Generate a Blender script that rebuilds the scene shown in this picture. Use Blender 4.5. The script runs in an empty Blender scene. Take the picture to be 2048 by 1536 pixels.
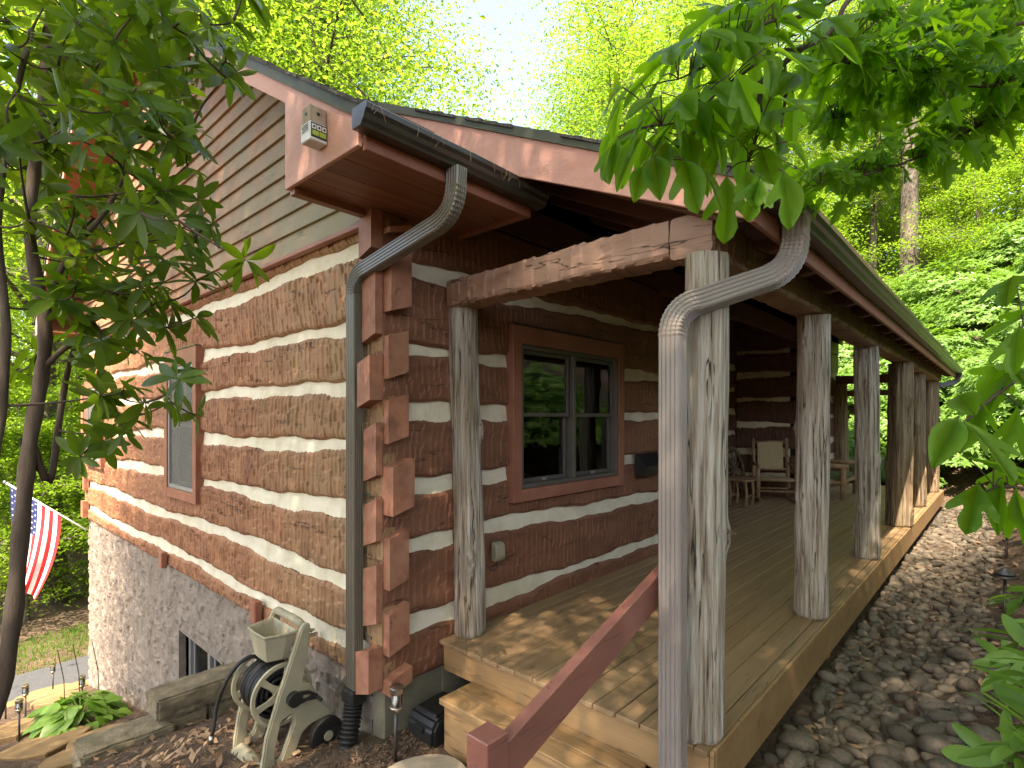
import bpy, bmesh, math, random
import numpy as np
from mathutils import Vector, Matrix
from mathutils.geometry import tessellate_polygon

# ------------------------------------------------------------------ camera, sky, sun, exposure
SC = bpy.context.scene
COL = SC.collection
YAW = math.radians(42.3)
cam_d = bpy.data.cameras.new("camera")
cam = bpy.data.objects.new("camera", cam_d)
COL.objects.link(cam)
cam.location = (-1.945, -2.847, 1.5)
cam.rotation_euler = (math.radians(90), 0, YAW - math.radians(90))
cam_d.sensor_width = 36.0
cam_d.lens = 36.0 * 1087.6 / 2048.0
cam_d.shift_y = 68.0 / 2048.0
cam_d.clip_start = 0.05
cam_d.clip_end = 600
SC.camera = cam

SUN_DIR = Vector((-0.52, -0.16, 0.84)).normalized()
W = bpy.data.worlds.new("World"); SC.world = W; W.use_nodes = True
wn = W.node_tree.nodes; wl = W.node_tree.links
sky = wn.new("ShaderNodeTexSky"); sky.sky_type = 'NISHITA'; sky.sun_disc = False
sky.sun_elevation = math.asin(SUN_DIR.z)
sky.sun_rotation = math.atan2(SUN_DIR.x, SUN_DIR.y) % (2 * math.pi)
sky.air_density = 1.0; sky.dust_density = 2.0
wl.new(sky.outputs[0], wn["Background"].inputs[0])
wn["Background"].inputs[1].default_value = 0.15
sun_d = bpy.data.lights.new("sun", 'SUN'); sun = bpy.data.objects.new("sun", sun_d); COL.objects.link(sun)
sun_d.energy = 4.0; sun_d.angle = math.radians(0.5); sun_d.color = (1.0, 0.93, 0.82)
sun.rotation_euler = (-SUN_DIR).to_track_quat('-Z', 'Y').to_euler()
sun.location = (-20, -6, 30)
SC.view_settings.view_transform = 'Standard'; SC.view_settings.look = 'None'
SC.view_settings.gamma = 1.0; SC.view_settings.exposure = 2.4
SC.view_settings.use_white_balance = True; SC.view_settings.white_balance_temperature = 7600; SC.view_settings.white_balance_tint = 14
SC.render.engine = 'CYCLES'
SC.cycles.max_bounces = 10; SC.cycles.diffuse_bounces = 5; SC.cycles.transmission_bounces = 6
SC.cycles.transparent_max_bounces = 12
SC.cycles.use_denoising = True
SC.cycles.caustics_reflective = False; SC.cycles.caustics_refractive = False
SC.cycles.sample_clamp_indirect = 8.0

R = random.Random(11)
NR = np.random.RandomState(5)

# ------------------------------------------------------------------ helpers
def tag(o, label=None, cat=None, group=None, kind=None):
    if label: o["label"] = label
    if cat: o["category"] = cat
    if group: o["group"] = group
    if kind: o["kind"] = kind
    return o

def thing(name, label, cat, loc=(0, 0, 0), group=None, rz=0.0):
    o = bpy.data.objects.new(name, None); COL.objects.link(o)
    o.location = loc; o.rotation_euler = (0, 0, rz); o.empty_display_size = 0.1
    return tag(o, label, cat, group)

def link(name, me, parent=None, local=False):
    o = bpy.data.objects.new(name, me); COL.objects.link(o)
    if parent is not None:
        o.parent = parent
        if not local and parent.type == 'EMPTY':
            o.matrix_parent_inverse = Matrix.Translation(-Vector(parent.location))
    return o

class MB:
    def __init__(s): s.v = []; s.f = []; s.m = []; s.cm = 0
    def add(s, v, f):
        n = len(s.v); s.v += [tuple(p) for p in v]
        for q in f: s.f.append(tuple(i + n for i in q)); s.m.append(s.cm)
        return s
    def box(s, x0, x1, y0, y1, z0, z1):
        v = [(x0, y0, z0), (x1, y0, z0), (x1, y1, z0), (x0, y1, z0), (x0, y0, z1), (x1, y0, z1), (x1, y1, z1), (x0, y1, z1)]
        return s.add(v, [(3, 2, 1, 0), (4, 5, 6, 7), (0, 1, 5, 4), (1, 2, 6, 5), (2, 3, 7, 6), (3, 0, 4, 7)])
    def prism(s, poly, axis, a, b, holes=()):
        """poly: 2D loop; axis 0: (y,z) along x, 1: (x,z) along y, 2: (x,y) along z"""
        def p3(p, t):
            return (t, p[0], p[1]) if axis == 0 else ((p[0], t, p[1]) if axis == 1 else (p[0], p[1], t))
        loops = [list(poly)] + [list(h) for h in holes]
        flat = [p for l in loops for p in l]
        tris = tessellate_polygon([[Vector((p[0], p[1], 0)) for p in l] for l in loops])
        n = len(flat)
        v = [p3(p, a) for p in flat] + [p3(p, b) for p in flat]
        f = [tuple(t) for t in tris] + [tuple(i + n for i in reversed(t)) for t in tris]
        o = 0
        for l in loops:
            k = len(l)
            for i in range(k):
                j = (i + 1) % k
                f.append((o + i, o + j, o + j + n, o + i + n))
            o += k
        return s.add(v, f)
    def tube(s, pts, rad, seg=8, cap=True):
        pts = [Vector(p) for p in pts]
        n = len(pts)
        if not hasattr(rad, '__len__'): rad = [rad] * n
        base = len(s.v); up = Vector((0.13, 0.21, 0.97)); prev = None
        for i, p in enumerate(pts):
            t = (pts[min(i + 1, n - 1)] - pts[max(i - 1, 0)])
            if t.length < 1e-9: t = Vector((0, 0, 1))
            t.normalize()
            a = prev if prev is not None else (up if abs(t.dot(up)) < 0.9 else Vector((1, 0, 0)))
            b = t.cross(a)
            if b.length < 1e-6: b = t.cross(Vector((1, 0.3, 0)))
            b.normalize(); a = b.cross(t); prev = a
            for k in range(seg):
                th = 2 * math.pi * k / seg
                s.v.append(tuple(p + (a * math.cos(th) + b * math.sin(th)) * rad[i]))
        for i in range(n - 1):
            for k in range(seg):
                k2 = (k + 1) % seg
                s.f.append((base + i * seg + k, base + i * seg + k2, base + (i + 1) * seg + k2, base + (i + 1) * seg + k)); s.m.append(s.cm)
        if cap:
            s.f.append(tuple(base + k for k in range(seg))[::-1]); s.m.append(s.cm)
            s.f.append(tuple(base + (n - 1) * seg + k for k in range(seg))); s.m.append(s.cm)
        return s
    def lathe(s, prof, c=(0, 0, 0), seg=20):
        base = len(s.v); n = len(prof)
        for r, z in prof:
            for k in range(seg):
                th = 2 * math.pi * k / seg
                s.v.append((c[0] + r * math.cos(th), c[1] + r * math.sin(th), c[2] + z))
        for i in range(n - 1):
            for k in range(seg):
                k2 = (k + 1) % seg
                s.f.append((base + i * seg + k, base + i * seg + k2, base + (i + 1) * seg + k2, base + (i + 1) * seg + k)); s.m.append(s.cm)
        return s
    def grid(s, P):
        n, m = P.shape[:2]; b = len(s.v)
        s.v += [tuple(p) for p in P.reshape(-1, 3).tolist()]
        for i in range(n - 1):
            for j in range(m - 1):
                s.f.append((b + i * m + j, b + (i + 1) * m + j, b + (i + 1) * m + j + 1, b + i * m + j + 1)); s.m.append(s.cm)
        return s
    def mesh(s, name, mats, smooth=False, bevel=0.0, seg=1, sharp=None):
        me = bpy.data.meshes.new(name); me.from_pydata(s.v, [], s.f)
        if not isinstance(mats, (list, tuple)): mats = [mats]
        for m in mats: me.materials.append(m)
        if any(s.m): me.polygons.foreach_set("material_index", s.m)
        if bevel > 0:
            bm = bmesh.new(); bm.from_mesh(me)
            bmesh.ops.recalc_face_normals(bm, faces=bm.faces)
            bmesh.ops.bevel(bm, geom=[e for e in bm.edges if len(e.link_faces) == 2 and e.calc_face_angle(0) > 0.3], offset=bevel, segments=seg, affect='EDGES', clamp_overlap=True)
            bm.to_mesh(me); bm.free()
        if smooth:
            me.polygons.foreach_set("use_smooth", [True] * len(me.polygons))
            if sharp: me.set_sharp_from_angle(angle=sharp)
        me.update()
        return me
    def build(s, name, mats, parent=None, local=False, **kw):
        return link(name, s.mesh(name, mats, **kw), parent, local)

def np_mesh(name, V, F, mat, smooth=False):
    me = bpy.data.meshes.new(name)
    V = np.asarray(V, dtype=np.float32).reshape(-1, 3); F = np.asarray(F, dtype=np.int32)
    nf, k = F.shape
    me.vertices.add(len(V)); me.vertices.foreach_set("co", V.ravel())
    me.loops.add(nf * k); me.loops.foreach_set("vertex_index", F.ravel())
    me.polygons.add(nf); me.polygons.foreach_set("loop_start", np.arange(0, nf * k, k, dtype=np.int32))
    me.update(calc_edges=True)
    me.materials.append(mat)
    me.polygons.foreach_set("use_smooth", np.full(nf, bool(smooth)))
    return me

def grid_mesh(name, P, mat, smooth=False):
    n, m = P.shape[:2]
    I = np.arange(n * m).reshape(n, m)
    F = np.stack([I[:-1, :-1], I[1:, :-1], I[1:, 1:], I[:-1, 1:]], -1).reshape(-1, 4)
    return np_mesh(name, P, F, mat, smooth)

def hsh(ix, iy, seed):
    n = (ix.astype(np.int64) * 374761393 + iy.astype(np.int64) * 668265263 + int(seed) * 974711) & 0xffffffff
    n = ((n ^ (n >> 13)) * 1274126177) & 0xffffffff
    return ((n ^ (n >> 16)) & 0xffff) / 65535.0

def vn(x, y, seed=0):
    x = np.asarray(x, float); y = np.asarray(y, float)
    ix = np.floor(x); iy = np.floor(y); fx = x - ix; fy = y - iy
    fx = fx * fx * (3 - 2 * fx); fy = fy * fy * (3 - 2 * fy)
    a = hsh(ix, iy, seed); b = hsh(ix + 1, iy, seed); c = hsh(ix, iy + 1, seed); d = hsh(ix + 1, iy + 1, seed)
    return (a * (1 - fx) + b * fx) * (1 - fy) + (c * (1 - fx) + d * fx) * fy

def fbm(x, y, seed=0, o=4):
    s = 0; a = 0.5
    for i in range(o):
        s = s + a * vn(x * 2 ** i, y * 2 ** i, seed + i * 17); a *= 0.5
    return s

# ------------------------------------------------------------------ materials
def newmat(name):
    m = bpy.data.materials.new(name); m.use_nodes = True
    return m, m.node_tree.nodes, m.node_tree.links, m.node_tree.nodes["Principled BSDF"]

def ramp(N, L, fac, cols, lo=0.3, hi=0.7):
    r = N.new("ShaderNodeValToRGB"); e = r.color_ramp.elements
    while len(e) < len(cols): e.new(0.5)
    for i, c in enumerate(cols):
        e[i].position = lo + (hi - lo) * i / max(1, len(cols) - 1); e[i].color = (*c, 1)
    L.new(fac, r.inputs[0]); return r.outputs[0]

def tex_noise(N, L, co, scale, detail=5, rough=0.55, mapscale=None, distort=0.0):
    if mapscale:
        mp = N.new("ShaderNodeMapping"); mp.inputs["Scale"].default_value = mapscale
        L.new(co, mp.inputs[0]); co = mp.outputs[0]
    t = N.new("ShaderNodeTexNoise"); t.inputs["Scale"].default_value = scale
    t.inputs["Detail"].default_value = detail; t.inputs["Roughness"].default_value = rough
    t.inputs["Distortion"].default_value = distort
    L.new(co, t.inputs["Vector"]); return t.outputs[0]

def mixc(N, L, fac, a, b, mode='MIX'):
    m = N.new("ShaderNodeMix"); m.data_type = 'RGBA'; m.blend_type = mode
    for s, v in ((m.inputs[0], fac), (m.inputs[6], a), (m.inputs[7], b)):
        if isinstance(v, (int, float)): s.default_value = v
        elif isinstance(v, (tuple, list)): s.default_value = (*v, 1)
        else: L.new(v, s)
    return m.outputs[2]

def math_n(N, L, op, a, b=None, clamp=False):
    m = N.new("ShaderNodeMath"); m.operation = op; m.use_clamp = clamp
    for s, v in ((m.inputs[0], a), (m.inputs[1], b)):
        if v is None: continue
        if isinstance(v, (int, float)): s.default_value = v
        else: L.new(v, s)
    return m.outputs[0]

def pmat(name, cols, scale=6, stretch=(1, 1, 1), rough=0.6, bump=0.2, bscale=30, bstretch=None, blot=None, rnd=0.12,
         spec=0.3, metal=0.0, lo=0.3, hi=0.7, bdist=0.01, coat=0.0, weather=None, crack=None):
    m, N, L, B = newmat(name)
    tc = N.new("ShaderNodeTexCoord"); co = tc.outputs["Object"]
    c = ramp(N, L, tex_noise(N, L, co, scale, 6, 0.6, stretch), cols, lo, hi)
    if blot:
        bc, bs, bl, bh, amt = blot[:5]
        f = tex_noise(N, L, co, bs, 5, 0.6, stretch if len(blot) > 5 else None)
        mr = N.new("ShaderNodeMapRange"); mr.inputs[1].default_value = bl; mr.inputs[2].default_value = bh; mr.inputs[4].default_value = amt
        L.new(f, mr.inputs[0]); c = mixc(N, L, mr.outputs[0], c, bc)
    if weather:   # (axis, from, to, colour, amount): sun-bleached / algae grown end of a wall
        ax, a0, a1, wc, amt = weather
        sp = N.new("ShaderNodeSeparateXYZ"); L.new(co, sp.inputs[0])
        mr = N.new("ShaderNodeMapRange"); mr.inputs[1].default_value = a0; mr.inputs[2].default_value = a1
        nz = tex_noise(N, L, co, 2.2, 5, 0.65)
        s2 = math_n(N, L, 'MULTIPLY_ADD', nz, abs(a1 - a0) * 1.6); s2.node.inputs[2].default_value = -abs(a1 - a0) * 0.8
        L.new(math_n(N, L, 'ADD', sp.outputs[ax], s2), mr.inputs[0])
        c = mixc(N, L, math_n(N, L, 'MULTIPLY', mr.outputs[0], amt), c, wc)
    ck = None
    if crack:     # (stretch, scale, width, amount): thin drying checks along the grain
        n1 = tex_noise(N, L, co, crack[1], 3, 0.5, crack[0], 0.3)
        d1 = math_n(N, L, 'ABSOLUTE', math_n(N, L, 'SUBTRACT', n1, 0.5))
        m1 = N.new("ShaderNodeMapRange"); m1.inputs[1].default_value = crack[2]; m1.inputs[2].default_value = crack[2] * 0.25; m1.inputs[4].default_value = 1.0
        L.new(d1, m1.inputs[0])
        n2 = tex_noise(N, L, co, crack[1] * 0.9, 2, 0.5, tuple(q * 1.7 for q in crack[0]))
        m2 = N.new("ShaderNodeMapRange"); m2.inputs[1].default_value = 0.50; m2.inputs[2].default_value = 0.58; L.new(n2, m2.inputs[0])
        ck = math_n(N, L, 'MULTIPLY', math_n(N, L, 'MULTIPLY', m1.outputs[0], m2.outputs[0]), crack[3])
        c = mixc(N, L, ck, c, tuple(q * 0.22 for q in cols[0]))
    if rnd:
        oi = N.new("ShaderNodeObjectInfo")
        h = N.new("ShaderNodeHueSaturation")
        L.new(math_n(N, L, 'MULTIPLY_ADD', oi.outputs["Random"], rnd * 2), h.inputs["Value"])
        h.inputs["Value"].links[0].from_node.inputs[2].default_value = 1 - rnd
        L.new(c, h.inputs["Color"]); c = h.outputs[0]
    L.new(c, B.inputs["Base Color"])
    B.inputs["Roughness"].default_value = rough; B.inputs["Metallic"].default_value = metal
    B.inputs["Specular IOR Level"].default_value = spec; B.inputs["Coat Weight"].default_value = coat
    if bump:
        bn = tex_noise(N, L, co, bscale, 8, 0.62, bstretch or stretch)
        b = N.new("ShaderNodeBump"); b.inputs["Strength"].default_value = bump; b.inputs["Distance"].default_value = bdist
        L.new(bn if ck is None else math_n(N, L, 'SUBTRACT', bn, ck), b.inputs["Height"]); L.new(b.outputs[0], B.inputs["Normal"])
    return m

def leafmat(name, cols, trans, tmix=0.45, rough=0.38, spec=0.4, veins=False):
    m, N, L, B = newmat(name)
    oi = N.new("ShaderNodeObjectInfo"); ge = N.new("ShaderNodeNewGeometry")
    v = math_n(N, L, 'FRACT', math_n(N, L, 'ADD', oi.outputs["Random"], ge.outputs["Random Per Island"]))
    c = ramp(N, L, v, cols, 0.0, 1.0)
    L.new(c, B.inputs["Base Color"]); B.inputs["Roughness"].default_value = rough; B.inputs["Specular IOR Level"].default_value = spec
    tr = N.new("ShaderNodeBsdfTranslucent")
    L.new(mixc(N, L, v, trans, tuple(x * y for x, y in zip(trans, (0.6, 0.75, 0.6)))), tr.inputs[0])
    mx = N.new("ShaderNodeMixShader"); mx.inputs[0].default_value = tmix
    L.new(B.outputs[0], mx.inputs[1]); L.new(tr.outputs[0], mx.inputs[2])
    L.new(mx.outputs[0], N["Material Output"].inputs[0])
    return m

M = {}
LOGC = [(0.215, 0.090, 0.044), (0.295, 0.132, 0.066), (0.365, 0.175, 0.09)]
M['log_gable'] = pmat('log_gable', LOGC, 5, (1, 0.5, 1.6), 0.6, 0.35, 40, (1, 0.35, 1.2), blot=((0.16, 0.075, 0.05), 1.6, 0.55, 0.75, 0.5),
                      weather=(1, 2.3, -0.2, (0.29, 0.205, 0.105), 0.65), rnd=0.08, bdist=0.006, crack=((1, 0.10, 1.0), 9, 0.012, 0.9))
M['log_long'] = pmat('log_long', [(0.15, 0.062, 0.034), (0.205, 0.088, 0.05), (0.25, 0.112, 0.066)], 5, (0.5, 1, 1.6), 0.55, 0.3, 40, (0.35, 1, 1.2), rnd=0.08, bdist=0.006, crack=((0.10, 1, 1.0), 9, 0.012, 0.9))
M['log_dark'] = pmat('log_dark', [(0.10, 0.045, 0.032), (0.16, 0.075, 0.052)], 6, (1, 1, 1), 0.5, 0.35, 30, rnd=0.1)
M['log_end'] = pmat('log_end', [(0.25, 0.10, 0.058), (0.34, 0.15, 0.092), (0.39, 0.19, 0.115)], 9, (1, 1, 1), 0.6, 0.25, 50, rnd=0.08, crack=((1, 1, 0.18), 9, 0.008, 0.55))
M['siding'] = pmat('siding', [(0.20, 0.095, 0.047), (0.31, 0.155, 0.08), (0.40, 0.21, 0.11)], 7, (1, 0.6, 1.0), 0.65, 0.3, 40, (1, 0.08, 2),
                   blot=((0.15, 0.125, 0.08), 3.2, 0.48, 0.68, 0.75), weather=(1, 3.6, 0.4, (0.235, 0.225, 0.14), 0.85), rnd=0.1, crack=((1, 0.06, 1.0), 14, 0.012, 0.6))
M['pink'] = pmat('pink', [(0.54, 0.27, 0.20), (0.62, 0.32, 0.245), (0.66, 0.36, 0.28)], 4, (0.6, 0.6, 2), 0.55, 0.5, 60, (1, 0.5, 6), rnd=0.04)
M['trim'] = pmat('trim', [(0.25, 0.095, 0.058), (0.33, 0.135, 0.085)], 6, (1, 1, 1), 0.5, 0.15, 60, rnd=0.06)
M['rail'] = pmat('rail', [(0.25, 0.095, 0.068), (0.33, 0.13, 0.095)], 8, (0.2, 1, 1), 0.4, 0.2, 60, rnd=0.05, coat=0.5, spec=0.5, crack=((0.04, 1, 1), 22, 0.012, 0.5))
M['soffit'] = pmat('soffit', [(0.17, 0.06, 0.033), (0.25, 0.10, 0.055), (0.30, 0.125, 0.07)], 6, (0.12, 1.6, 1), 0.45, 0.15, 40, rnd=0.12, blot=((0.07, 0.025, 0.015), 5, 0.66, 0.75, 0.8))
M['rafter'] = pmat('rafter', [(0.11, 0.05, 0.033), (0.18, 0.082, 0.055)], 7, (1, 0.2, 1), 0.6, 0.3, 30, rnd=0.1)
M['beam'] = pmat('beam', [(0.19, 0.10, 0.065), (0.30, 0.175, 0.12), (0.36, 0.22, 0.16)], 5, (1, 0.4, 1.2), 0.5, 0.35, 30, (1, 0.25, 1), rnd=0.06, crack=((0.6, 0.12, 1), 10, 0.012, 0.9))
M['chink'] = pmat('chink', [(0.56, 0.49, 0.345), (0.68, 0.61, 0.46), (0.73, 0.67, 0.53)], 5, (1, 1, 1), 0.8, 0.5, 25, blot=((0.50, 0.47, 0.26), 1.3, 0.52, 0.75, 0.5), rnd=0.03)
M['stucco'] = pmat('stucco', [(0.155, 0.122, 0.095), (0.225, 0.182, 0.145), (0.28, 0.23, 0.185)], 7, (1, 1, 1), 0.85, 0.6, 35, blot=((0.22, 0.18, 0.14), 0.7, 0.5, 0.8, 0.5), rnd=0)
M['concrete'] = pmat('concrete', [(0.12, 0.11, 0.075), (0.21, 0.185, 0.13)], 6, (1, 1, 1), 0.9, 0.5, 25, rnd=0)
M['bronze'] = pmat('bronze', [(0.036, 0.030, 0.025), (0.055, 0.048, 0.038)], 5, (1, 1, 1), 0.28, 0.03, 8, blot=((0.045, 0.062, 0.028), 1.4, 0.5, 0.7, 0.6), rnd=0, spec=0.6)  # green blotches: algae together with leaf reflections put into the colour
M['spout'] = pmat('spout', [(0.115, 0.098, 0.072), (0.145, 0.125, 0.095)], 3, (1, 1, 1), 0.32, 0.03, 8, blot=((0.11, 0.105, 0.065), 1.2, 0.5, 0.75, 0.5), rnd=0.0, spec=0.6)  # olive blotches mix algae with reflected leaf green, both as colour
M['spout_sky_tint'] = pmat('spout_sky_tint', [(0.23, 0.195, 0.175), (0.28, 0.24, 0.215)], 3, (1, 1, 1), 0.32, 0.03, 8, rnd=0.0, spec=0.6)  # paler copy of the downspout paint, sky reflection put into its base colour
M['drip'] = pmat('drip', [(0.04, 0.04, 0.022), (0.07, 0.075, 0.04)], 3, (1, 1, 1), 0.65, 0.05, 10, rnd=0, spec=0.5)
M['shingle'] = pmat('shingle', [(0.03, 0.026, 0.022), (0.085, 0.075, 0.066), (0.14, 0.125, 0.11)], 40, (1, 1, 1), 0.9, 0.5, 120, rnd=0.2)
M['deck'] = pmat('deck', [(0.23, 0.145, 0.075), (0.30, 0.19, 0.10), (0.36, 0.235, 0.13)], 7, (0.06, 1.6, 1), 0.55, 0.3, 50, (0.05, 2, 1), rnd=0.08, blot=((0.24, 0.17, 0.10), 1.2, 0.5, 0.75, 0.45), crack=((0.04, 1, 1), 20, 0.015, 0.6))
M['deck_fascia'] = pmat('deck_fascia', [(0.29, 0.17, 0.075), (0.39, 0.24, 0.115)], 5, (1, 0.12, 1.4), 0.55, 0.25, 40, (1, 0.1, 2), rnd=0.05, crack=((1, 0.06, 1), 16, 0.02, 0.5))
M['cedar'] = pmat('cedar', [(0.16, 0.11, 0.07), (0.36, 0.29, 0.215), (0.50, 0.44, 0.36), (0.60, 0.56, 0.49)], 42, (1, 1, 0.05), 0.75, 1.0, 60, (1.4, 1.4, 0.045), rnd=0.05, lo=0.33, hi=0.66, blot=((0.20, 0.135, 0.08), 5, 0.52, 0.66, 0.5, 1), bdist=0.03, crack=((1, 1, 0.05), 26, 0.020, 0.9))
M['cedar_warm'] = pmat('cedar_warm', [(0.10, 0.06, 0.036), (0.23, 0.155, 0.09), (0.33, 0.245, 0.16), (0.40, 0.32, 0.22)], 36, (1, 1, 0.05), 0.75, 1.0, 50, (1.4, 1.4, 0.05), rnd=0.12, lo=0.33, hi=0.66, blot=((0.22, 0.19, 0.09), 4, 0.5, 0.65, 0.6, 1), bdist=0.03, crack=((1, 1, 0.05), 24, 0.020, 0.9))
M['frame'] = pmat('frame', [(0.085, 0.075, 0.062), (0.11, 0.10, 0.082)], 4, (1, 1, 1), 0.35, 0, rnd=0, spec=0.5)
M['frame_grey'] = pmat('frame_grey', [(0.20, 0.195, 0.185), (0.26, 0.25, 0.24)], 4, (1, 1, 1), 0.4, 0, rnd=0, spec=0.5)
M['blind'] = pmat('blind', [(0.55, 0.53, 0.50), (0.65, 0.63, 0.60)], 4, (1, 1, 1), 0.6, 0, rnd=0)
M['blind_red'] = pmat('blind_red', [(0.50, 0.24, 0.17), (0.62, 0.33, 0.24)], 4, (1, 1, 1), 0.5, 0, rnd=0)
M['black'] = pmat('black', [(0.012, 0.012, 0.012), (0.022, 0.021, 0.02)], 5, (1, 1, 1), 0.4, 0.1, 60, rnd=0, spec=0.5)
M['rubber'] = pmat('rubber', [(0.014, 0.013, 0.012), (0.026, 0.024, 0.022)], 12, (1, 1, 1), 0.5, 0.1, 60, rnd=0)
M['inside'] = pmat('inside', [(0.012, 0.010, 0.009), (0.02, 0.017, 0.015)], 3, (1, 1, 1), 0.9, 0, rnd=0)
M['taupe'] = pmat('taupe', [(0.31, 0.275, 0.18), (0.37, 0.33, 0.225)], 6, (1, 1, 1), 0.5, 0.15, 90, rnd=0.03, blot=((0.25, 0.215, 0.14), 4, 0.5, 0.8, 0.5))
M['white'] = pmat('white', [(0.66, 0.65, 0.62), (0.78, 0.77, 0.75)], 8, (1, 1, 1), 0.5, 0.1, 40, rnd=0)
M['steel'] = pmat('steel', [(0.42, 0.37, 0.30), (0.55, 0.50, 0.42)], 8, (1, 1, 1), 0.3, 0, rnd=0, metal=1.0)
M['lamp_brown'] = pmat('lamp_brown', [(0.03, 0.022, 0.02), (0.05, 0.038, 0.034)], 8, (1, 1, 1), 0.35, 0.1, 50, rnd=0.05, spec=0.6)
M['stone'] = pmat('stone', [(0.13, 0.10, 0.062), (0.215, 0.17, 0.108), (0.30, 0.24, 0.155)], 9, (1, 1, 1), 0.85, 0.7, 14, rnd=0.12, blot=((0.10, 0.10, 0.05), 2.0, 0.5, 0.7, 0.6), bdist=0.03)
M['flag_stone'] = pmat('flag_stone', [(0.20, 0.125, 0.055), (0.29, 0.19, 0.09)], 3, (1, 1, 1), 0.85, 0.5, 10, rnd=0.12)
M['paver'] = pmat('paver', [(0.34, 0.27, 0.19), (0.42, 0.34, 0.25)], 14, (1, 1, 1), 0.9, 0.5, 90, rnd=0.0)
M['rock'] = pmat('rock', [(0.07, 0.059, 0.045), (0.115, 0.096, 0.072), (0.16, 0.132, 0.098)], 9, (1, 1, 1), 0.72, 0.4, 30, rnd=0.35, blot=((0.19, 0.125, 0.08), 2.5, 0.5, 0.7, 0.5))
M['ground'] = pmat('ground', [(0.045, 0.030, 0.020), (0.095, 0.062, 0.040), (0.15, 0.10, 0.066)], 16, (1, 1, 1), 0.95, 1.0, 40, rnd=0, bdist=0.03, blot=((0.17, 0.12, 0.08), 2.3, 0.5, 0.75, 0.6))
M['chip'] = pmat('chip', [(0.08, 0.045, 0.027), (0.16, 0.095, 0.06), (0.26, 0.17, 0.115)], 3.5, (1, 1, 1), 0.9, 0.3, 30, rnd=0)
M['dry_leaf'] = pmat('dry_leaf', [(0.14, 0.075, 0.04), (0.27, 0.16, 0.09), (0.38, 0.27, 0.17)], 2.5, (1, 1, 1), 0.8, 0.2, 30, rnd=0)
M['asphalt'] = pmat('asphalt', [(0.05, 0.052, 0.058), (0.075, 0.078, 0.085)], 20, (1, 1, 1), 0.9, 0.3, 120, rnd=0)
M['bark'] = pmat('bark', [(0.055, 0.043, 0.034), (0.115, 0.092, 0.074), (0.19, 0.16, 0.132)], 7, (1, 1, 0.18), 0.9, 0.9, 18, (1.3, 1.3, 0.16), rnd=0.25, bdist=0.05)
M['bark_rhodo'] = pmat('bark_rhodo', [(0.05, 0.032, 0.022), (0.095, 0.066, 0.047), (0.135, 0.10, 0.075)], 16, (1, 1, 0.25), 0.85, 0.6, 40, (1, 1, 0.2), rnd=0.0)
M['woven'] = pmat('woven', [(0.36, 0.27, 0.14), (0.48, 0.38, 0.21)], 60, (1, 1, 1), 0.8, 0.6, 120, rnd=0)
M['hickory'] = pmat('hickory', [(0.21, 0.125, 0.06), (0.32, 0.20, 0.105), (0.40, 0.27, 0.16)], 10, (1, 1, 1), 0.6, 0.3, 30, rnd=0.1)
M['cushion'] = pmat('cushion', [(0.10, 0.12, 0.05), (0.15, 0.17, 0.07)], 20, (1, 1, 1), 0.9, 0.3, 80, rnd=0)
M['red'] = pmat('flag_red', [(0.50, 0.018, 0.025), (0.58, 0.03, 0.035)], 4, (1, 1, 1), 0.7, 0, rnd=0)
M['flag_white'] = pmat('flag_white', [(0.74, 0.72, 0.70), (0.8, 0.79, 0.77)], 4, (1, 1, 1), 0.7, 0, rnd=0)
M['navy'] = pmat('flag_navy', [(0.02, 0.027, 0.11), (0.03, 0.04, 0.14)], 4, (1, 1, 1), 0.7, 0, rnd=0)
M['label_green'] = pmat('label_green', [(0.33, 0.43, 0.06), (0.40, 0.50, 0.09)], 4, (1, 1, 1), 0.5, 0, rnd=0)
M['label_dark'] = pmat('label_dark', [(0.04, 0.045, 0.04), (0.055, 0.06, 0.05)], 4, (1, 1, 1), 0.5, 0, rnd=0)
M['label_yellow'] = pmat('label_yellow', [(0.75, 0.45, 0.03), (0.8, 0.5, 0.04)], 4, (1, 1, 1), 0.5, 0, rnd=0)
M['raw_wood'] = pmat('raw_wood', [(0.30, 0.22, 0.15), (0.46, 0.37, 0.28)], 30, (1, 1, 0.2), 0.7, 0.2, 50, rnd=0)
M['leaf_rhodo'] = leafmat('leaf_rhodo', [(0.022, 0.052, 0.008), (0.042, 0.088, 0.012), (0.085, 0.145, 0.018)], (0.33, 0.50, 0.02), 0.38, 0.36, 0.25)
M['leaf_shrub'] = leafmat('leaf_shrub', [(0.08, 0.16, 0.03), (0.12, 0.23, 0.045), (0.17, 0.30, 0.06)], (0.30, 0.52, 0.05), 0.36, 0.36, 0.3)
M['leaf_sass'] = leafmat('leaf_sass', [(0.05, 0.14, 0.014), (0.085, 0.20, 0.02), (0.13, 0.26, 0.025)], (0.40, 0.70, 0.02), 0.58, 0.4, 0.28)
M['leaf_maple'] = leafmat('leaf_maple', [(0.06, 0.16, 0.014), (0.09, 0.21, 0.02), (0.13, 0.27, 0.025)], (0.42, 0.74, 0.02), 0.6, 0.45, 0.25)
M['leaf_tree'] = leafmat('leaf_tree', [(0.07, 0.135, 0.014), (0.115, 0.20, 0.018), (0.17, 0.26, 0.022)], (0.42, 0.62, 0.05), 0.52, 0.5, 0.22)
M['leaf_hosta'] = leafmat('leaf_hosta', [(0.13, 0.25, 0.035), (0.18, 0.32, 0.05)], (0.3, 0.55, 0.05), 0.35, 0.4, 0.4)
M['grass'] = leafmat('grass', [(0.07, 0.15, 0.02), (0.11, 0.21, 0.03)], (0.25, 0.45, 0.03), 0.35, 0.5, 0.2)

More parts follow.
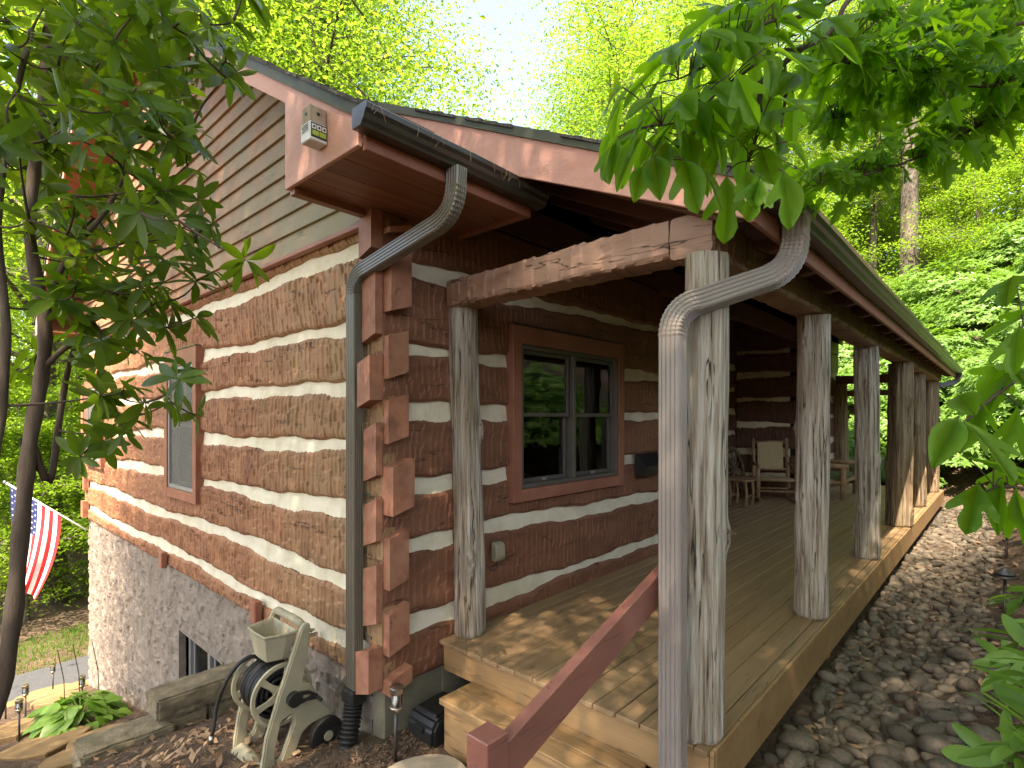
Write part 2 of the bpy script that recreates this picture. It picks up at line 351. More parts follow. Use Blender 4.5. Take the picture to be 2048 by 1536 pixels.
def glass_mat():
    m, N, L, B = newmat('glass'); N.remove(B)
    fr = N.new("ShaderNodeFresnel"); fr.inputs[0].default_value = 1.55
    tr = N.new("ShaderNodeBsdfTransparent"); tr.inputs[0].default_value = (0.96, 0.97, 0.965, 1)
    gl = N.new("ShaderNodeBsdfGlossy"); gl.inputs["Roughness"].default_value = 0.02
    mx = N.new("ShaderNodeMixShader"); f = math_n(N, L, 'MULTIPLY_ADD', fr.outputs[0], 1.2, True); f.node.inputs[2].default_value = 0.04
    L.new(f, mx.inputs[0])
    L.new(tr.outputs[0], mx.inputs[1]); L.new(gl.outputs[0], mx.inputs[2]); L.new(mx.outputs[0], N["Material Output"].inputs[0])
    return m
M['glass'] = glass_mat()
def screen_mat():
    m, N, L, B = newmat('insect_screen'); B.inputs["Base Color"].default_value = (0.16, 0.155, 0.14, 1); B.inputs["Roughness"].default_value = 0.6
    tr = N.new("ShaderNodeBsdfTransparent"); mx = N.new("ShaderNodeMixShader"); mx.inputs[0].default_value = 0.5
    L.new(B.outputs[0], mx.inputs[1]); L.new(tr.outputs[0], mx.inputs[2]); L.new(mx.outputs[0], N["Material Output"].inputs[0]); return m
M['screen'] = screen_mat()
RHODO_UP=[(-1.67,-0.27,2.88),(-1.59,-0.56,2.82),(-1.40,-0.33,3.00),(-1.37,-0.72,2.86),(-1.32,-0.91,2.81),(-1.57,-0.14,2.86),(-1.34,0.38,3.15),(-1.23,0.08,3.15),(-1.15,-0.06,3.15),(-1.29,-0.71,2.85),(-1.11,-0.44,3.10),(-1.66,-0.22,2.66),(-1.58,-0.46,2.54),(-1.50,-0.66,2.52),(-1.37,-0.63,2.62),(-1.10,0.13,3.13),(-1.06,-0.06,3.14),(-1.56,0.45,2.74),(-1.42,0.29,2.71),(-1.44,-0.59,2.43),(-1.32,-0.55,2.55),(-1.66,0.29,3.03),(-1.11,-0.15,2.73),(-1.20,0.13,2.67),(-1.32,0.30,2.61),(-1.59,-0.58,2.23),(-1.57,0.17,2.49),(-1.65,0.35,2.58),(-1.36,-0.22,2.38),(-1.36,-0.70,2.29),(-1.18,-0.46,2.37),(-1.36,-0.83,2.15),(-1.19,0.24,2.44),(-1.36,0.32,2.43),(-1.16,-0.37,2.26),(-1.42,-0.45,2.15),(-1.44,0.48,3.10),(-1.68,0.23,2.72),(-1.37,0.36,3.29),(-1.19,0.11,3.41),(-1.42,-0.14,3.18),(-1.60,-0.08,3.11),(-1.69,0.29,3.20),(-1.56,-0.10,2.26),(-1.68,-0.37,2.18),(-1.51,-0.35,2.67),(-1.52,0.42,3.22),(-1.47,-0.78,2.55),(-1.72,-0.50,2.38),(-1.22,-0.18,3.16),(-1.44,-0.46,2.80),(-1.42,-0.11,2.66),(-1.33,-0.30,2.67),(-1.59,-0.20,2.60),(-1.06,0.19,3.03)]
RHODO_LO=[(-1.54,-0.17,2.00),(-1.44,-0.13,2.02),(-1.50,-0.21,1.88),(-1.36,-0.05,2.02),(-1.33,-0.34,1.92),(-1.26,-0.36,1.97),(-1.30,-0.03,1.91),(-1.27,-0.38,1.86),(-1.44,-0.02,1.81),(-1.31,0.09,1.83),(-1.26,-0.56,1.69),(-1.48,-0.34,1.58),(-1.34,-0.37,1.56),(-1.19,-0.14,1.57),(-1.33,-0.09,1.51),(-1.40,-0.30,1.44),(-1.44,-0.18,1.41),(-1.53,-0.20,1.93),(-1.12,-0.44,2.10),(-1.61,-0.22,1.94),(-1.65,0.32,1.70),(-1.49,0.29,2.20),(-1.22,0.04,2.13),(-1.36,0.03,2.10)]
RHODO_T1=[(-1.82,-0.01,0.21),(-1.74,-0.03,0.40),(-1.69,-0.00,0.70),(-1.66,0.03,1.08),(-1.63,0.07,1.41),(-1.60,0.04,1.65),(-1.59,0.03,1.88),(-1.63,0.07,2.22),(-1.62,0.06,2.48),(-1.59,0.11,2.77),(-1.57,0.16,3.06),(-1.54,0.13,3.39)]
RHODO_T2=[(-1.82,-0.31,0.90),(-1.79,-0.35,1.23),(-1.75,-0.31,1.48),(-1.73,-0.26,1.82),(-1.75,-0.24,2.17),(-1.71,-0.13,2.58),(-1.64,-0.06,3.00)]
RHODO_T3=[(-1.63,0.07,1.41),(-1.57,0.08,1.24),(-1.53,0.12,1.51),(-1.50,0.08,1.75),(-1.44,0.09,1.90),(-1.32,0.03,2.00)]
RHODO_T4=[(-1.59,0.03,1.88),(-1.56,-0.01,2.06),(-1.49,-0.07,2.22),(-1.41,-0.09,2.36),(-1.33,-0.10,2.57)]
RHODO_T5=[(-1.60,0.04,1.69),(-1.52,-0.04,1.80),(-1.40,-0.10,1.87),(-1.31,-0.13,1.91)]
SASS_B0=[(-0.14,-2.60,2.72),(-0.23,-2.53,2.64),(-0.29,-2.50,2.54),(-0.36,-2.45,2.48),(-0.44,-2.39,2.45),(-0.55,-2.30,2.34),(-0.63,-2.24,2.26),(-0.69,-2.21,2.23)]
SASS_B1=[(-0.30,-2.43,2.52),(-0.40,-2.35,2.41),(-0.49,-2.28,2.33),(-0.56,-2.23,2.25),(-0.63,-2.18,2.17)]
SASS_B2=[(-0.18,-2.56,2.70),(-0.26,-2.50,2.64),(-0.34,-2.44,2.58),(-0.42,-2.38,2.55),(-0.50,-2.33,2.48),(-0.57,-2.28,2.41),(-0.64,-2.23,2.36)]
SASS_B3=[(-0.37,-2.35,2.43),(-0.40,-2.35,2.36),(-0.42,-2.36,2.29),(-0.46,-2.34,2.18)]
SASS_B4=[(-0.36,-2.36,2.51),(-0.35,-2.40,2.41),(-0.38,-2.40,2.28)]
SASS_L=[(-0.57,-2.00,2.37),(-0.77,-2.19,2.20),(-0.68,-2.18,2.39),(-0.46,-2.12,2.54),(-0.49,-2.17,2.52),(-0.54,-2.28,2.52),(-0.35,-2.25,2.67),(-0.41,-2.32,2.60),(-0.53,-2.10,2.27),(-0.66,-2.20,2.17),(-0.73,-2.17,2.09),(-0.58,-2.22,2.18),(-0.62,-2.31,2.08),(-0.52,-2.31,2.07),(-0.31,-2.28,2.28),(-0.47,-2.38,2.24),(-0.55,-2.44,2.17),(-0.63,-2.34,2.16),(-0.62,-2.30,2.22),(-0.31,-2.37,2.42),(-0.42,-2.43,2.38),(-0.53,-2.34,2.34),(-0.62,-2.33,2.24),(-0.29,-2.30,2.54),(-0.43,-2.39,2.49),(-0.47,-2.44,2.45),(-0.58,-2.39,2.06),(-0.56,-2.42,2.11),(-0.78,-2.12,2.15),(-0.61,-2.08,2.22),(-0.64,-2.28,2.26),(-0.70,-2.27,2.26),(-0.63,-2.14,2.36),(-0.61,-2.27,2.38),(-0.21,-2.38,2.37),(-0.48,-2.47,2.47),(-0.54,-2.22,2.39),(-0.51,-2.15,2.36),(-0.55,-2.27,2.34),(-0.33,-2.25,2.54),(-0.47,-2.33,2.29),(-0.51,-2.39,2.49),(-0.53,-2.29,2.47),(-0.67,-2.30,2.41),(-0.42,-2.41,2.55),(-0.54,-2.34,2.21),(-0.40,-2.21,2.24),(-0.45,-2.18,2.27),(-0.60,-2.17,2.26),(-0.56,-2.43,2.23),(-0.43,-2.47,2.40),(-0.52,-2.37,2.31),(-0.58,-2.33,2.46),(-0.44,-2.46,2.54),(-0.29,-2.35,2.68),(-0.56,-2.37,2.44),(-0.70,-2.26,2.20),(-0.50,-2.09,2.39),(-0.65,-2.09,2.26),(-0.39,-2.18,2.33)]
MAPLE_B0=[(1.37,-3.07,2.97),(1.13,-2.90,2.89),(0.93,-2.77,2.83),(0.74,-2.65,2.82),(0.56,-2.53,2.82),(0.38,-2.43,2.80),(0.27,-2.40,2.78)]
MAPLE_B1=[(1.58,-3.08,3.07),(1.34,-2.90,2.90),(1.13,-2.77,2.76),(0.88,-2.57,2.59),(0.66,-2.42,2.49),(0.47,-2.30,2.42)]
MAPLE_B2=[(1.73,-3.02,3.40),(1.44,-2.80,3.22),(1.18,-2.60,3.05),(0.90,-2.38,2.87),(0.74,-2.29,2.80)]
MAPLE_B3=[(1.94,-3.03,3.67),(1.57,-2.72,3.50),(1.29,-2.49,3.38),(1.05,-2.32,3.28)]
MAPLE_B4=[(2.15,-3.04,3.66),(1.88,-2.83,3.57),(1.58,-2.59,3.43),(1.33,-2.40,3.32)]
MAPLE_B5=[(2.40,-3.10,3.25),(2.16,-2.92,3.08),(1.89,-2.71,2.86),(1.66,-2.54,2.70),(1.51,-2.47,2.61)]
SASSR_B0=[(0.04,-3.02,1.67),(-0.06,-2.91,1.63),(-0.14,-2.83,1.56),(-0.20,-2.76,1.48),(-0.23,-2.72,1.45)]
SASSR_B1=[(0.04,-3.02,1.25),(-0.06,-2.92,1.31),(-0.12,-2.84,1.33),(-0.16,-2.80,1.31)]
SASSR_B2=[(-0.01,-2.97,1.84),(-0.06,-2.91,1.77),(-0.10,-2.87,1.72)]
SASSR_L=[(-0.20,-2.86,1.67),(-0.10,-2.82,1.60),(-0.21,-2.77,1.54),(-0.15,-2.80,1.51),(-0.13,-2.83,1.56),(-0.18,-2.86,1.61),(-0.38,-2.75,1.46),(-0.30,-2.81,1.45),(-0.08,-2.86,1.47),(-0.13,-2.79,1.48),(-0.08,-2.83,1.34),(-0.21,-2.87,1.37),(-0.20,-2.79,1.30),(-0.12,-2.83,1.28),(-0.13,-2.87,1.26),(-0.08,-2.87,1.75),(-0.17,-2.85,1.82),(-0.16,-2.83,1.38)]
SHRUBR=[(0.67,-2.89,0.87),(0.59,-2.88,0.75),(0.28,-2.91,0.80),(0.13,-2.89,0.79),(-0.06,-2.92,0.80),(-0.15,-2.89,0.77),(-0.23,-2.87,0.74),(-0.27,-2.90,0.75),(0.43,-2.93,0.85),(0.90,-2.86,0.55),(0.58,-2.95,0.93),(-0.11,-2.93,0.75),(-0.18,-2.85,0.67),(0.02,-2.93,0.85)]
# ------------------------------------------------------------------ terrain
def gz(x, y):
    x = np.asarray(x, float); y = np.asarray(y, float)
    step = np.interp(y, [-60, 0, 1, 2.02, 2.28, 4.3, 8.6, 11.2, 11.7, 13.3, 14, 20, 40, 90], [-.5, -.5, -.66, -.98, -1.75, -2.0, -3.0, -3.9, -4.2, -4.2, -4.1, -4.2, -3.0, 6])
    smooth = np.interp(y, [-60, 0, 2.5, 8.6, 11.2, 11.7, 13.3, 14, 20, 40, 90], [-.5, -.5, -1.1, -3.0, -3.9, -4.2, -4.2, -4.1, -4.2, -3.0, 6])
    t = np.clip((x + 1.9) / 0.5, 0, 1)
    left = smooth * (1 - t) + step * t
    right = np.interp(y, [-60, -25, -10, -5, -3.6, -3.0, -2.75, -2.3, -1.86, -1.0], [13, 7.0, 2.6, 0.75, 0.22, -0.03, -0.2, -0.37, -0.40, -0.5])
    a = np.clip((x - 0.2) / 1.2, 0, 1); a = a * a * (3 - 2 * a)
    b = np.clip((-1.0 - y) / 0.8, 0, 1)
    near = np.interp(y, [-60, -25, -10, -5, -3, -1, 0], [11, 6, 2.0, 0.3, -0.35, -0.5, -0.5])
    z = np.where(y < 0, near * (1 - a * b) + right * a * b, left)
    d = np.clip(x - 13.2, 0, None)
    hill = np.minimum(d, 16) * 0.50 + np.clip(d - 16, 0, None) * 0.22
    hill = hill * np.clip((34 - y) / 26, 0, 1)
    z = z + hill
    d2 = np.hypot(x - 2, y)
    z = z + (fbm(x * 0.25, y * 0.25, 3) - 0.47) * np.clip((d2 - 22) / 12, 0, 1) * 1.2 + (fbm(x * 2.3, y * 2.3, 9) - 0.47) * 0.09
    return z
def gh(x, y): return float(gz(np.array([x]), np.array([y]))[0])

def axis(a, b, c0, c1, fine, coarse):
    s = list(np.arange(a, c0, coarse)) + list(np.arange(c0, c1, fine)) + list(np.arange(c1, b, coarse)) + [b]
    return np.array(s)
gx = axis(-60, 110, -3.2, 14, 0.085, 1.3); gy = axis(-60, 120, -4.2, 14.5, 0.085, 1.3)
GX, GY = np.meshgrid(gx, gy, indexing='ij')
ground = link('ground', grid_mesh('ground', np.stack([GX, GY, gz(GX, GY)], -1), M['ground'], True))
tag(ground, kind='structure')
# road through the valley
rx = np.linspace(-50, 60, 60); ry = np.linspace(-0.75, 0.75, 5)
RX, RY = np.meshgrid(rx, ry, indexing='ij'); RYw = 12.5 + RY + RX * 0.10
tag(link('road', grid_mesh('road', np.stack([RX, RYw, -4.13 - 0.02 * RY ** 2 + 0 * RX], -1), M['asphalt'], True)), kind='structure')

# ------------------------------------------------------------------ hewn logs and chinking
def wave(key, s):
    r = np.random.RandomState(abs(hash(key)) % 99991 if not isinstance(key, int) else key)
    p = r.uniform(0, 6.28, 5)
    return 0.020 * np.sin(s * 1.35 + p[0]) + 0.011 * np.sin(s * 3.7 + p[1]) + 0.007 * np.sin(s * 9.1 + p[2]) + 0.004 * np.sin(s * 23 + p[3])

def adze(S, Z, seed, wmin=0.035, wmax=0.075, amp=1.0):
    r = np.random.RandomState(seed)
    lo, hi = S.min() - 0.3, S.max() + 0.3
    n = int((hi - lo) / wmin) + 5
    bd = lo + np.cumsum(r.uniform(wmin, wmax, n))
    sl = 0.12 * np.sin(Z * 3 + seed) * 0.2 + 0.012 * np.sin(Z * 11 + seed)
    q = S + sl + 0.010 * (vn(S * 9, Z * 22, seed) - 0.5)
    i = np.clip(np.searchsorted(bd, q), 1, n - 1)
    w = bd[i] - bd[i - 1]; ls = (q - bd[i - 1]) / w
    rh = r.uniform(0.07, 0.16, n)[i]; off = r.uniform(0, 1, n)[i]
    cz = (Z + 0.02 * np.sin(S * 7)) / rh + off
    iz = np.floor(cz); lz = cz - iz
    o = hsh(i, iz, seed) - 0.5; ts = hsh(i, iz, seed + 5); tz = hsh(i, iz, seed + 9)
    h = 0.009 * o - 0.020 * (0.25 + ts) * (ls - 0.5) + 0.016 * (0.2 + tz) * (lz - 0.5) - 0.005 * (1 - (2 * ls - 1) ** 2)
    return 0.62 * amp * h

def wallmap(wall, n, s, z):
    if wall[0] == 'x': return np.stack([wall[1] - n, s, z], -1)      # faces -X
    return np.stack([s, wall[1] - n, z], -1)                          # faces -Y

def hewn(name, wall, s0, s1, z0, z1, seed, mat, parent, k0=None, k1=None, rs=0.012, rz=0.02, amp=1.0, depth=0.09, blocks=()):
    ns = max(3, int((s1 - s0) / rs)); nz = max(4, int((z1 - z0) / rz))
    s = np.linspace(s0, s1, ns); t = np.linspace(0, 1, nz)
    lo = z0 + (wave(k0, s) if k0 is not None else 0 * s); hi = z1 + (wave(k1, s) if k1 is not None else 0 * s)
    S = np.repeat(s[:, None], nz, 1); Z = lo[:, None] + (hi - lo)[:, None] * t[None, :]
    h = adze(S, Z, seed, amp=amp)
    de = np.minimum(Z - lo[:, None], hi[:, None] - Z)
    e = np.clip(1 - de / 0.03, 0, 1); h = h - 0.022 * e * e
    h = h + 0.012 * (fbm(S * 1.1, Z * 2, seed + 3, 2) - 0.4)
    P = wallmap(wall, h, S, Z)
    # return the edges into the wall
    n2 = np.full((ns,), -depth)
    bot = wallmap(wall, n2, s, lo)[:, None]; top = wallmap(wall, n2, s, hi)[:, None]
    P = np.concatenate([bot, P, top], 1)
    a = P[:1].copy(); b = P[-1:].copy()
    ax = 0 if wall[0] == 'x' else 1
    a[..., ax] = wall[1] + depth; b[..., ax] = wall[1] + depth
    P = np.concatenate([a, P, b], 0)
    n, m = P.shape[:2]; I = np.arange(n * m).reshape(n, m)
    F = np.stack([I[:-1, :-1], I[1:, :-1], I[1:, 1:], I[:-1, 1:]], -1).reshape(-1, 4)
    V = P.reshape(-1, 3)
    for bv, bf in blocks:
        F = np.concatenate([F, np.array(bf) + len(V)]); V = np.concatenate([V, np.array(bv)])
    me = np_mesh(name, V, F, mat)
    o = link(name, me, parent)
    if blocks:
        me.materials.append(M['log_end'])
        k = len(F) - sum(len(b[1]) for b in blocks)
        me.polygons.foreach_set("material_index", [0] * k + [1] * (len(F) - k))
    return o

def endblock(x0, x1, y0, y1, z0, z1, tilt, ax):
    """squared dovetail log end, top and bottom sloped across axis ax"""
    c = 0.006
    v = []
    for z, sg in ((z0, 1), (z1, 1)):
        for x, y in ((x0 + c, y0 + c), (x1 - c, y0 + c), (x1 - c, y1), (x0 + c, y1)):
            t = ((x - x0) / (x1 - x0) if ax == 0 else (y - y0) / (y1 - y0)) - 0.5
            v.append((x, y, z + sg * tilt * t))
    return v, [(3, 2, 1, 0), (4, 5, 6, 7), (0, 1, 5, 4), (1, 2, 6, 5), (2, 3, 7, 6), (3, 0, 4, 7)]

def chink(wall, s0, s1, zc, key0, key1, parent, seed, half=0.10):
    ns = max(4, int((s1 - s0) / 0.03)); s = np.linspace(s0, s1, ns); t = np.linspace(-1, 1, 13)
    S = np.repeat(s[:, None], 13, 1)
    w = (wave(key0, s) + wave(key1, s)) * 0.5
    Z = zc + w[:, None] + half * t[None, :]
    n = -0.030 - 0.012 * t[None, :] + 0.010 * (fbm(S * 4, Z * 9, seed, 3) - 0.45) + 0.006 * (vn(S * 1.7, Z * 30, seed + 2) - 0.5)
    return link('chinking', grid_mesh('chinking', wallmap(wall, n, S, Z), M['chink'], True), parent)

def log_wall(part, wall, s0, s1, zb, lines, zt, seed, mat, wins=(), gap=0.055, rs=0.012, rz=0.02, ends=None, chinks=True, amp=1.0):
    edges = [(zb, None)] + [(z, i) for i, z in enumerate(lines)] + [(zt, None)]
    for i in range(len(edges) - 1):
        (za, ka), (zc, kc) = edges[i], edges[i + 1]
        z0 = za + (gap * R.uniform(0.75, 1.1) if ka is not None else 0); z1 = zc - (gap * R.uniform(0.75, 1.1) if kc is not None else 0)
        k0 = seed * 100 + 2 * ka + 1 if ka is not None else None
        k1 = seed * 100 + 2 * kc if kc is not None else None
        segs = [(s0, s1)]; extra = []
        for (w0, w1, wb, wt) in wins:
            if z1 > wb and z0 < wt:
                ns = []
                for a, b in segs:
                    if w0 > a and w1 < b: ns += [(a, w0), (w1, b)]
                    else: ns.append((a, b))
                segs = ns
                if z0 < wb - 0.03: extra.append((w0, w1, z0, wb, k0, None))
                if z1 > wt + 0.03: extra.append((w0, w1, wt, z1, None, k1))
        for j, (a, b) in enumerate(segs):
            bl = []
            if ends and j == 0: bl = ends(z0, z1, i)
            r = rs if a < 4 else rs * 1.8
            hewn('log', wall, a, b, z0, z1, seed * 31 + i * 7 + j, mat, part, k0, k1, r, rz if a < 4 else rz * 1.4, amp, blocks=bl)
        for a, b, c0, c1, q0, q1 in extra:
            hewn('log', wall, a, b, c0, c1, seed * 31 + i * 7 + 3, mat, part, q0, q1, rs, rz, amp)
        if chinks and kc is not None:
            segs = [(s0 + (0.165 if ends else 0), s1)]
            for (w0, w1, wb, wt) in wins:
                if zc + 0.1 > wb and zc - 0.1 < wt:
                    segs = [q for a, b in segs for q in ([(a, w0 + .01), (w1 - .01, b)] if w0 > a and w1 < b else [(a, b)])]
            for a, b in segs: chink(wall, a, b, zc, seed * 100 + 2 * kc, seed * 100 + 2 * kc + 1, part, seed * 9 + i)

# ------------------------------------------------------------------ the cabin
LEN, WID = 12.3, 8.62            # along X, along Y
PK_Y, PK_Z = 4.9, 6.40           # ridge
def TM(y): return 3.337 + 0.62 * (y + 0.047) if y <= PK_Y else PK_Z - 0.70 * (y - PK_Y)     # main roof top
def PT(y): return 2.829 + 0.49 * (y + 1.49)                                                # porch roof top
def PB(y): return 2.613 + 0.43 * (y + 1.434)                                               # porch rake board, lower edge

cabin = thing('log_cabin', 'hewn log cabin with cream chinking, lap-sided gable, stucco basement and shingle roof', 'log cabin', (0, 0, -0.5))

GL = [0.0, 0.40, 0.86, 1.30, 1.71, 2.11, 2.60]
LL = [0.15, 0.66, 1.06, 1.54, 1.94, 2.47]
# gable wall core, then its logs
mb = MB(); mb.prism([(0.12, -3.4), (8.5, -3.4), (8.5, 3.45), (4.9, 5.95), (0.12, 3.1)], 0, 0.10, 0.16,
                    holes=[[(3.2, .7), (3.2, 2.0), (4.1, 2.0), (4.1, .7)], [(7.35, .8), (7.35, 1.95), (8.4, 1.95), (8.4, .8)], [(2.7, -1.6), (2.7, -.86), (3.95, -.86), (3.95, -1.6)]])
gable = mb.build('gable_wall', M['inside'], cabin)
def gends(z0, z1, i):
    p = 0.075 + R.uniform(-0.02, 0.03); t = 0.165 + R.uniform(-.01, .01)
    MB().add(*endblock(0.0, 0.16, 8.6, 8.72 + R.uniform(-.03, .03), z0, z1, 0.0, 0)).build('log_end', M['log_end'], gable)
    return [endblock(0.0, t, -p, 0.03, z0 + 0.01, z1 - 0.035, 0.05, 0)]
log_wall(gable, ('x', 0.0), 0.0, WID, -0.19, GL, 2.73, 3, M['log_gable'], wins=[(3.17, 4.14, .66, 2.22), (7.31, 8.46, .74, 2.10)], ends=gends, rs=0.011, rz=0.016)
for z0, z1 in ((0.3, 0.6), (0.78, 1.1), (1.25, 1.6), (1.75, 2.05), (-.15, 0.12)):     # back-wall log ends at the far corner
    MB().add(*endblock(-0.07 + R.uniform(-.02, .02), 0.02, 8.46, 8.61, z0, z1, 0.0, 1)).build('log_end', M['log_end'], gable)

# lap siding of the gable
z = 2.735; i = 0
while z < 6.05:
    h = 0.155; z1 = min(z + h + 0.02, 6.2)
    def ylo(zz): return (zz + 0.15 - 3.337) / 0.62 - 0.047
    def yhi(zz): return PK_Y + (PK_Z - 0.15 - zz) / 0.70
    a0, a1 = max(0.10, ylo(z)), max(0.10, ylo(z1)); b0, b1 = min(8.6, yhi(z)), min(8.6, yhi(z1))
    if b1 - a1 < 0.1: break
    mb = MB(); nb, nt = 0.046, 0.020
    segs = [(0, 1)] if i % 3 else [(0, R.uniform(.35, .65))]
    if segs[0][1] < 1: segs.append((segs[0][1], 1))
    for f0, f1 in segs:
        ya0 = a0 + (b0 - a0) * f0 + (.002 if f0 else 0); ya1 = a1 + (b1 - a1) * f0 + (.002 if f0 else 0); yb0 = a0 + (b0 - a0) * f1; yb1 = a1 + (b1 - a1) * f1
        mb = MB()
        v = [(-nb, ya0, z), (-nb, yb0, z), (-nt, yb1, z1), (-nt, ya1, z1), (-0.005, ya0, z), (-0.005, yb0, z), (-0.002, yb1, z1), (-0.002, ya1, z1)]
        mb.add(v, [(0, 3, 2, 1), (4, 5, 6, 7), (0, 1, 5, 4), (1, 2, 6, 5), (2, 3, 7, 6), (3, 0, 4, 7)])
        mb.build('siding_board', M['siding'], gable, bevel=0.003)
    z += h; i += 1
MB().box(-0.055, 0.0, 0.10, 8.6, 2.705, 2.738).build('drip_cap', M['trim'], gable, bevel=0.004)
for (y, zz) in ((5.07, 3.34), (4.25, -0.11), (1.75, -0.1)):
    MB().box(-0.075, -0.01, y - 0.05, y + 0.05, zz - 0.09, zz + 0.09).build('outlet_cover', M['trim'], gable, bevel=0.008)

# stucco basement below the gable
def stucco(s0, s1, z0, z1):
    ns = int((s1 - s0) / 0.016); nz = int((z1 - z0) / 0.016)
    S, Z = np.meshgrid(np.linspace(s0, s1, ns), np.linspace(z0, z1, nz), indexing='ij')
    f = fbm(S * 9 + 2 * fbm(S * 4, Z * 4, 8, 2), Z * 13, 21, 4)
    h = 0.016 * np.clip((f - 0.50) / 0.05, 0, 1) + 0.007 * np.clip((fbm(S * 16, Z * 12, 33, 3) - 0.47) / 0.06, 0, 1) + 0.012 * (fbm(S * 1.3, Z * 1.3, 5, 2) - .4)
    return np.stack([0.045 - h, S, Z], -1)
sm = [stucco(0.16, 2.68, -2.2, -0.195), stucco(2.68, 3.97, -0.84, -0.195), stucco(2.68, 3.97, -2.4, -1.55), stucco(3.97, 8.62, -3.4, -0.195)]
for k, P in enumerate(sm):
    link('stucco_panel', grid_mesh('stucco_panel', P, M['stucco'], False), gable)
mb = MB(); mb.box(0.03, 0.2, 2.68, 2.70, -1.56, -0.83); mb.box(0.03, 0.2, 3.95, 3.97, -1.56, -0.83); mb.box(0.03, 0.2, 2.70, 3.95, -0.85, -0.832)
mb.build('stucco_reveal', M['stucco'], gable)
# corner foundation under the sill
MB().box(0.03, 0.5, 0.035, 0.165, -0.95, -0.205).build('foundation', M['concrete'], cabin, bevel=0.01)
MB().box(0.5, 3.6, 0.035, 0.165, -0.95, -0.205).build('foundation', M['concrete'], cabin, bevel=0.01)

MB().box(0.012, 0.165, 0.014, 0.16, -0.19, 2.73).build('corner_core', M['log_end'], cabin)
# long porch-side wall
longw = MB().box(0.2, 1.22, 0.10, 0.16, -0.2, 3.2).box(2.66, 3.6, 0.10, 0.16, -0.2, 3.2).box(1.22, 2.66, 0.10, 0.16, -0.2, 0.95).box(1.22, 2.66, 0.10, 0.16, 2.05, 3.2).build('porch_wall', M['inside'], cabin)
def lends(z0, z1, i):
    p = 0.075 + R.uniform(-0.03, 0.035)
    return [endblock(-p, 0.03, 0.0, 0.15 + R.uniform(-.01, .01), z0 + 0.005, z1 - 0.035, -0.05, 1)]
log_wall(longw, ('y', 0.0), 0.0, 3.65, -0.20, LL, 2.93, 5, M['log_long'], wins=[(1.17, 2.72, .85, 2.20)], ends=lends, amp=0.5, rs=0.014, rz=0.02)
MB().box(0.05, 12.3, 0.0, 0.1, 2.935, 3.42).build('upper_wall', M['log_dark'], cabin)
# entry recess: back wall and the wall that closes it
back = MB().box(3.5, 9.2, 1.30, 1.36, -0.2, 3.6).build('recess_wall', M['inside'], cabin)
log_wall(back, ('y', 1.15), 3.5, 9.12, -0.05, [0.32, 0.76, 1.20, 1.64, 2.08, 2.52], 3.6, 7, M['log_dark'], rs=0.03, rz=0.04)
rside = MB().box(9.2, 9.26, 0.1, 1.3, -0.2, 3.6).build('recess_wall', M['inside'], cabin)
def rends(z0, z1, i):
    return [endblock(9.1, 9.27, -0.16, 0.02, z0 + .03, z1 - .02, 0.02, 0)]
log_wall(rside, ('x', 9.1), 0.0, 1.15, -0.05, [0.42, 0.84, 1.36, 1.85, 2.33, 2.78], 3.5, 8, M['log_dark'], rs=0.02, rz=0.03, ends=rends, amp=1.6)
MB().box(3.5, 3.62, 0.1, 1.3, -0.2, 3.4).build('recess_wall', M['log_dark'], cabin)
farw = MB().box(9.3, 12.2, 0.1, 0.16, -0.2, 3.4).build('porch_wall', M['inside'], cabin)
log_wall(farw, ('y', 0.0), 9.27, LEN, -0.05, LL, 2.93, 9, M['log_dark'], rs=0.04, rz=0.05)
MB().box(LEN - 0.1, LEN, 0.1, WID, -3.4, 3.4).build('end_wall', M['log_dark'], cabin)
MB().box(0.1, LEN, WID - 0.1, WID, -3.4, 3.4).build('back_wall', M['log_dark'], cabin)
MB().box(3.5, 9.2, 0.05, 1.35, 3.42, 3.46).build('recess_ceiling', M['soffit'], cabin)
# white switch plate on the recess side
MB().box(3.655, 3.672, 0.03, 0.10, 1.68, 1.80).build('switch_plate', M['white'], cabin, bevel=0.003)

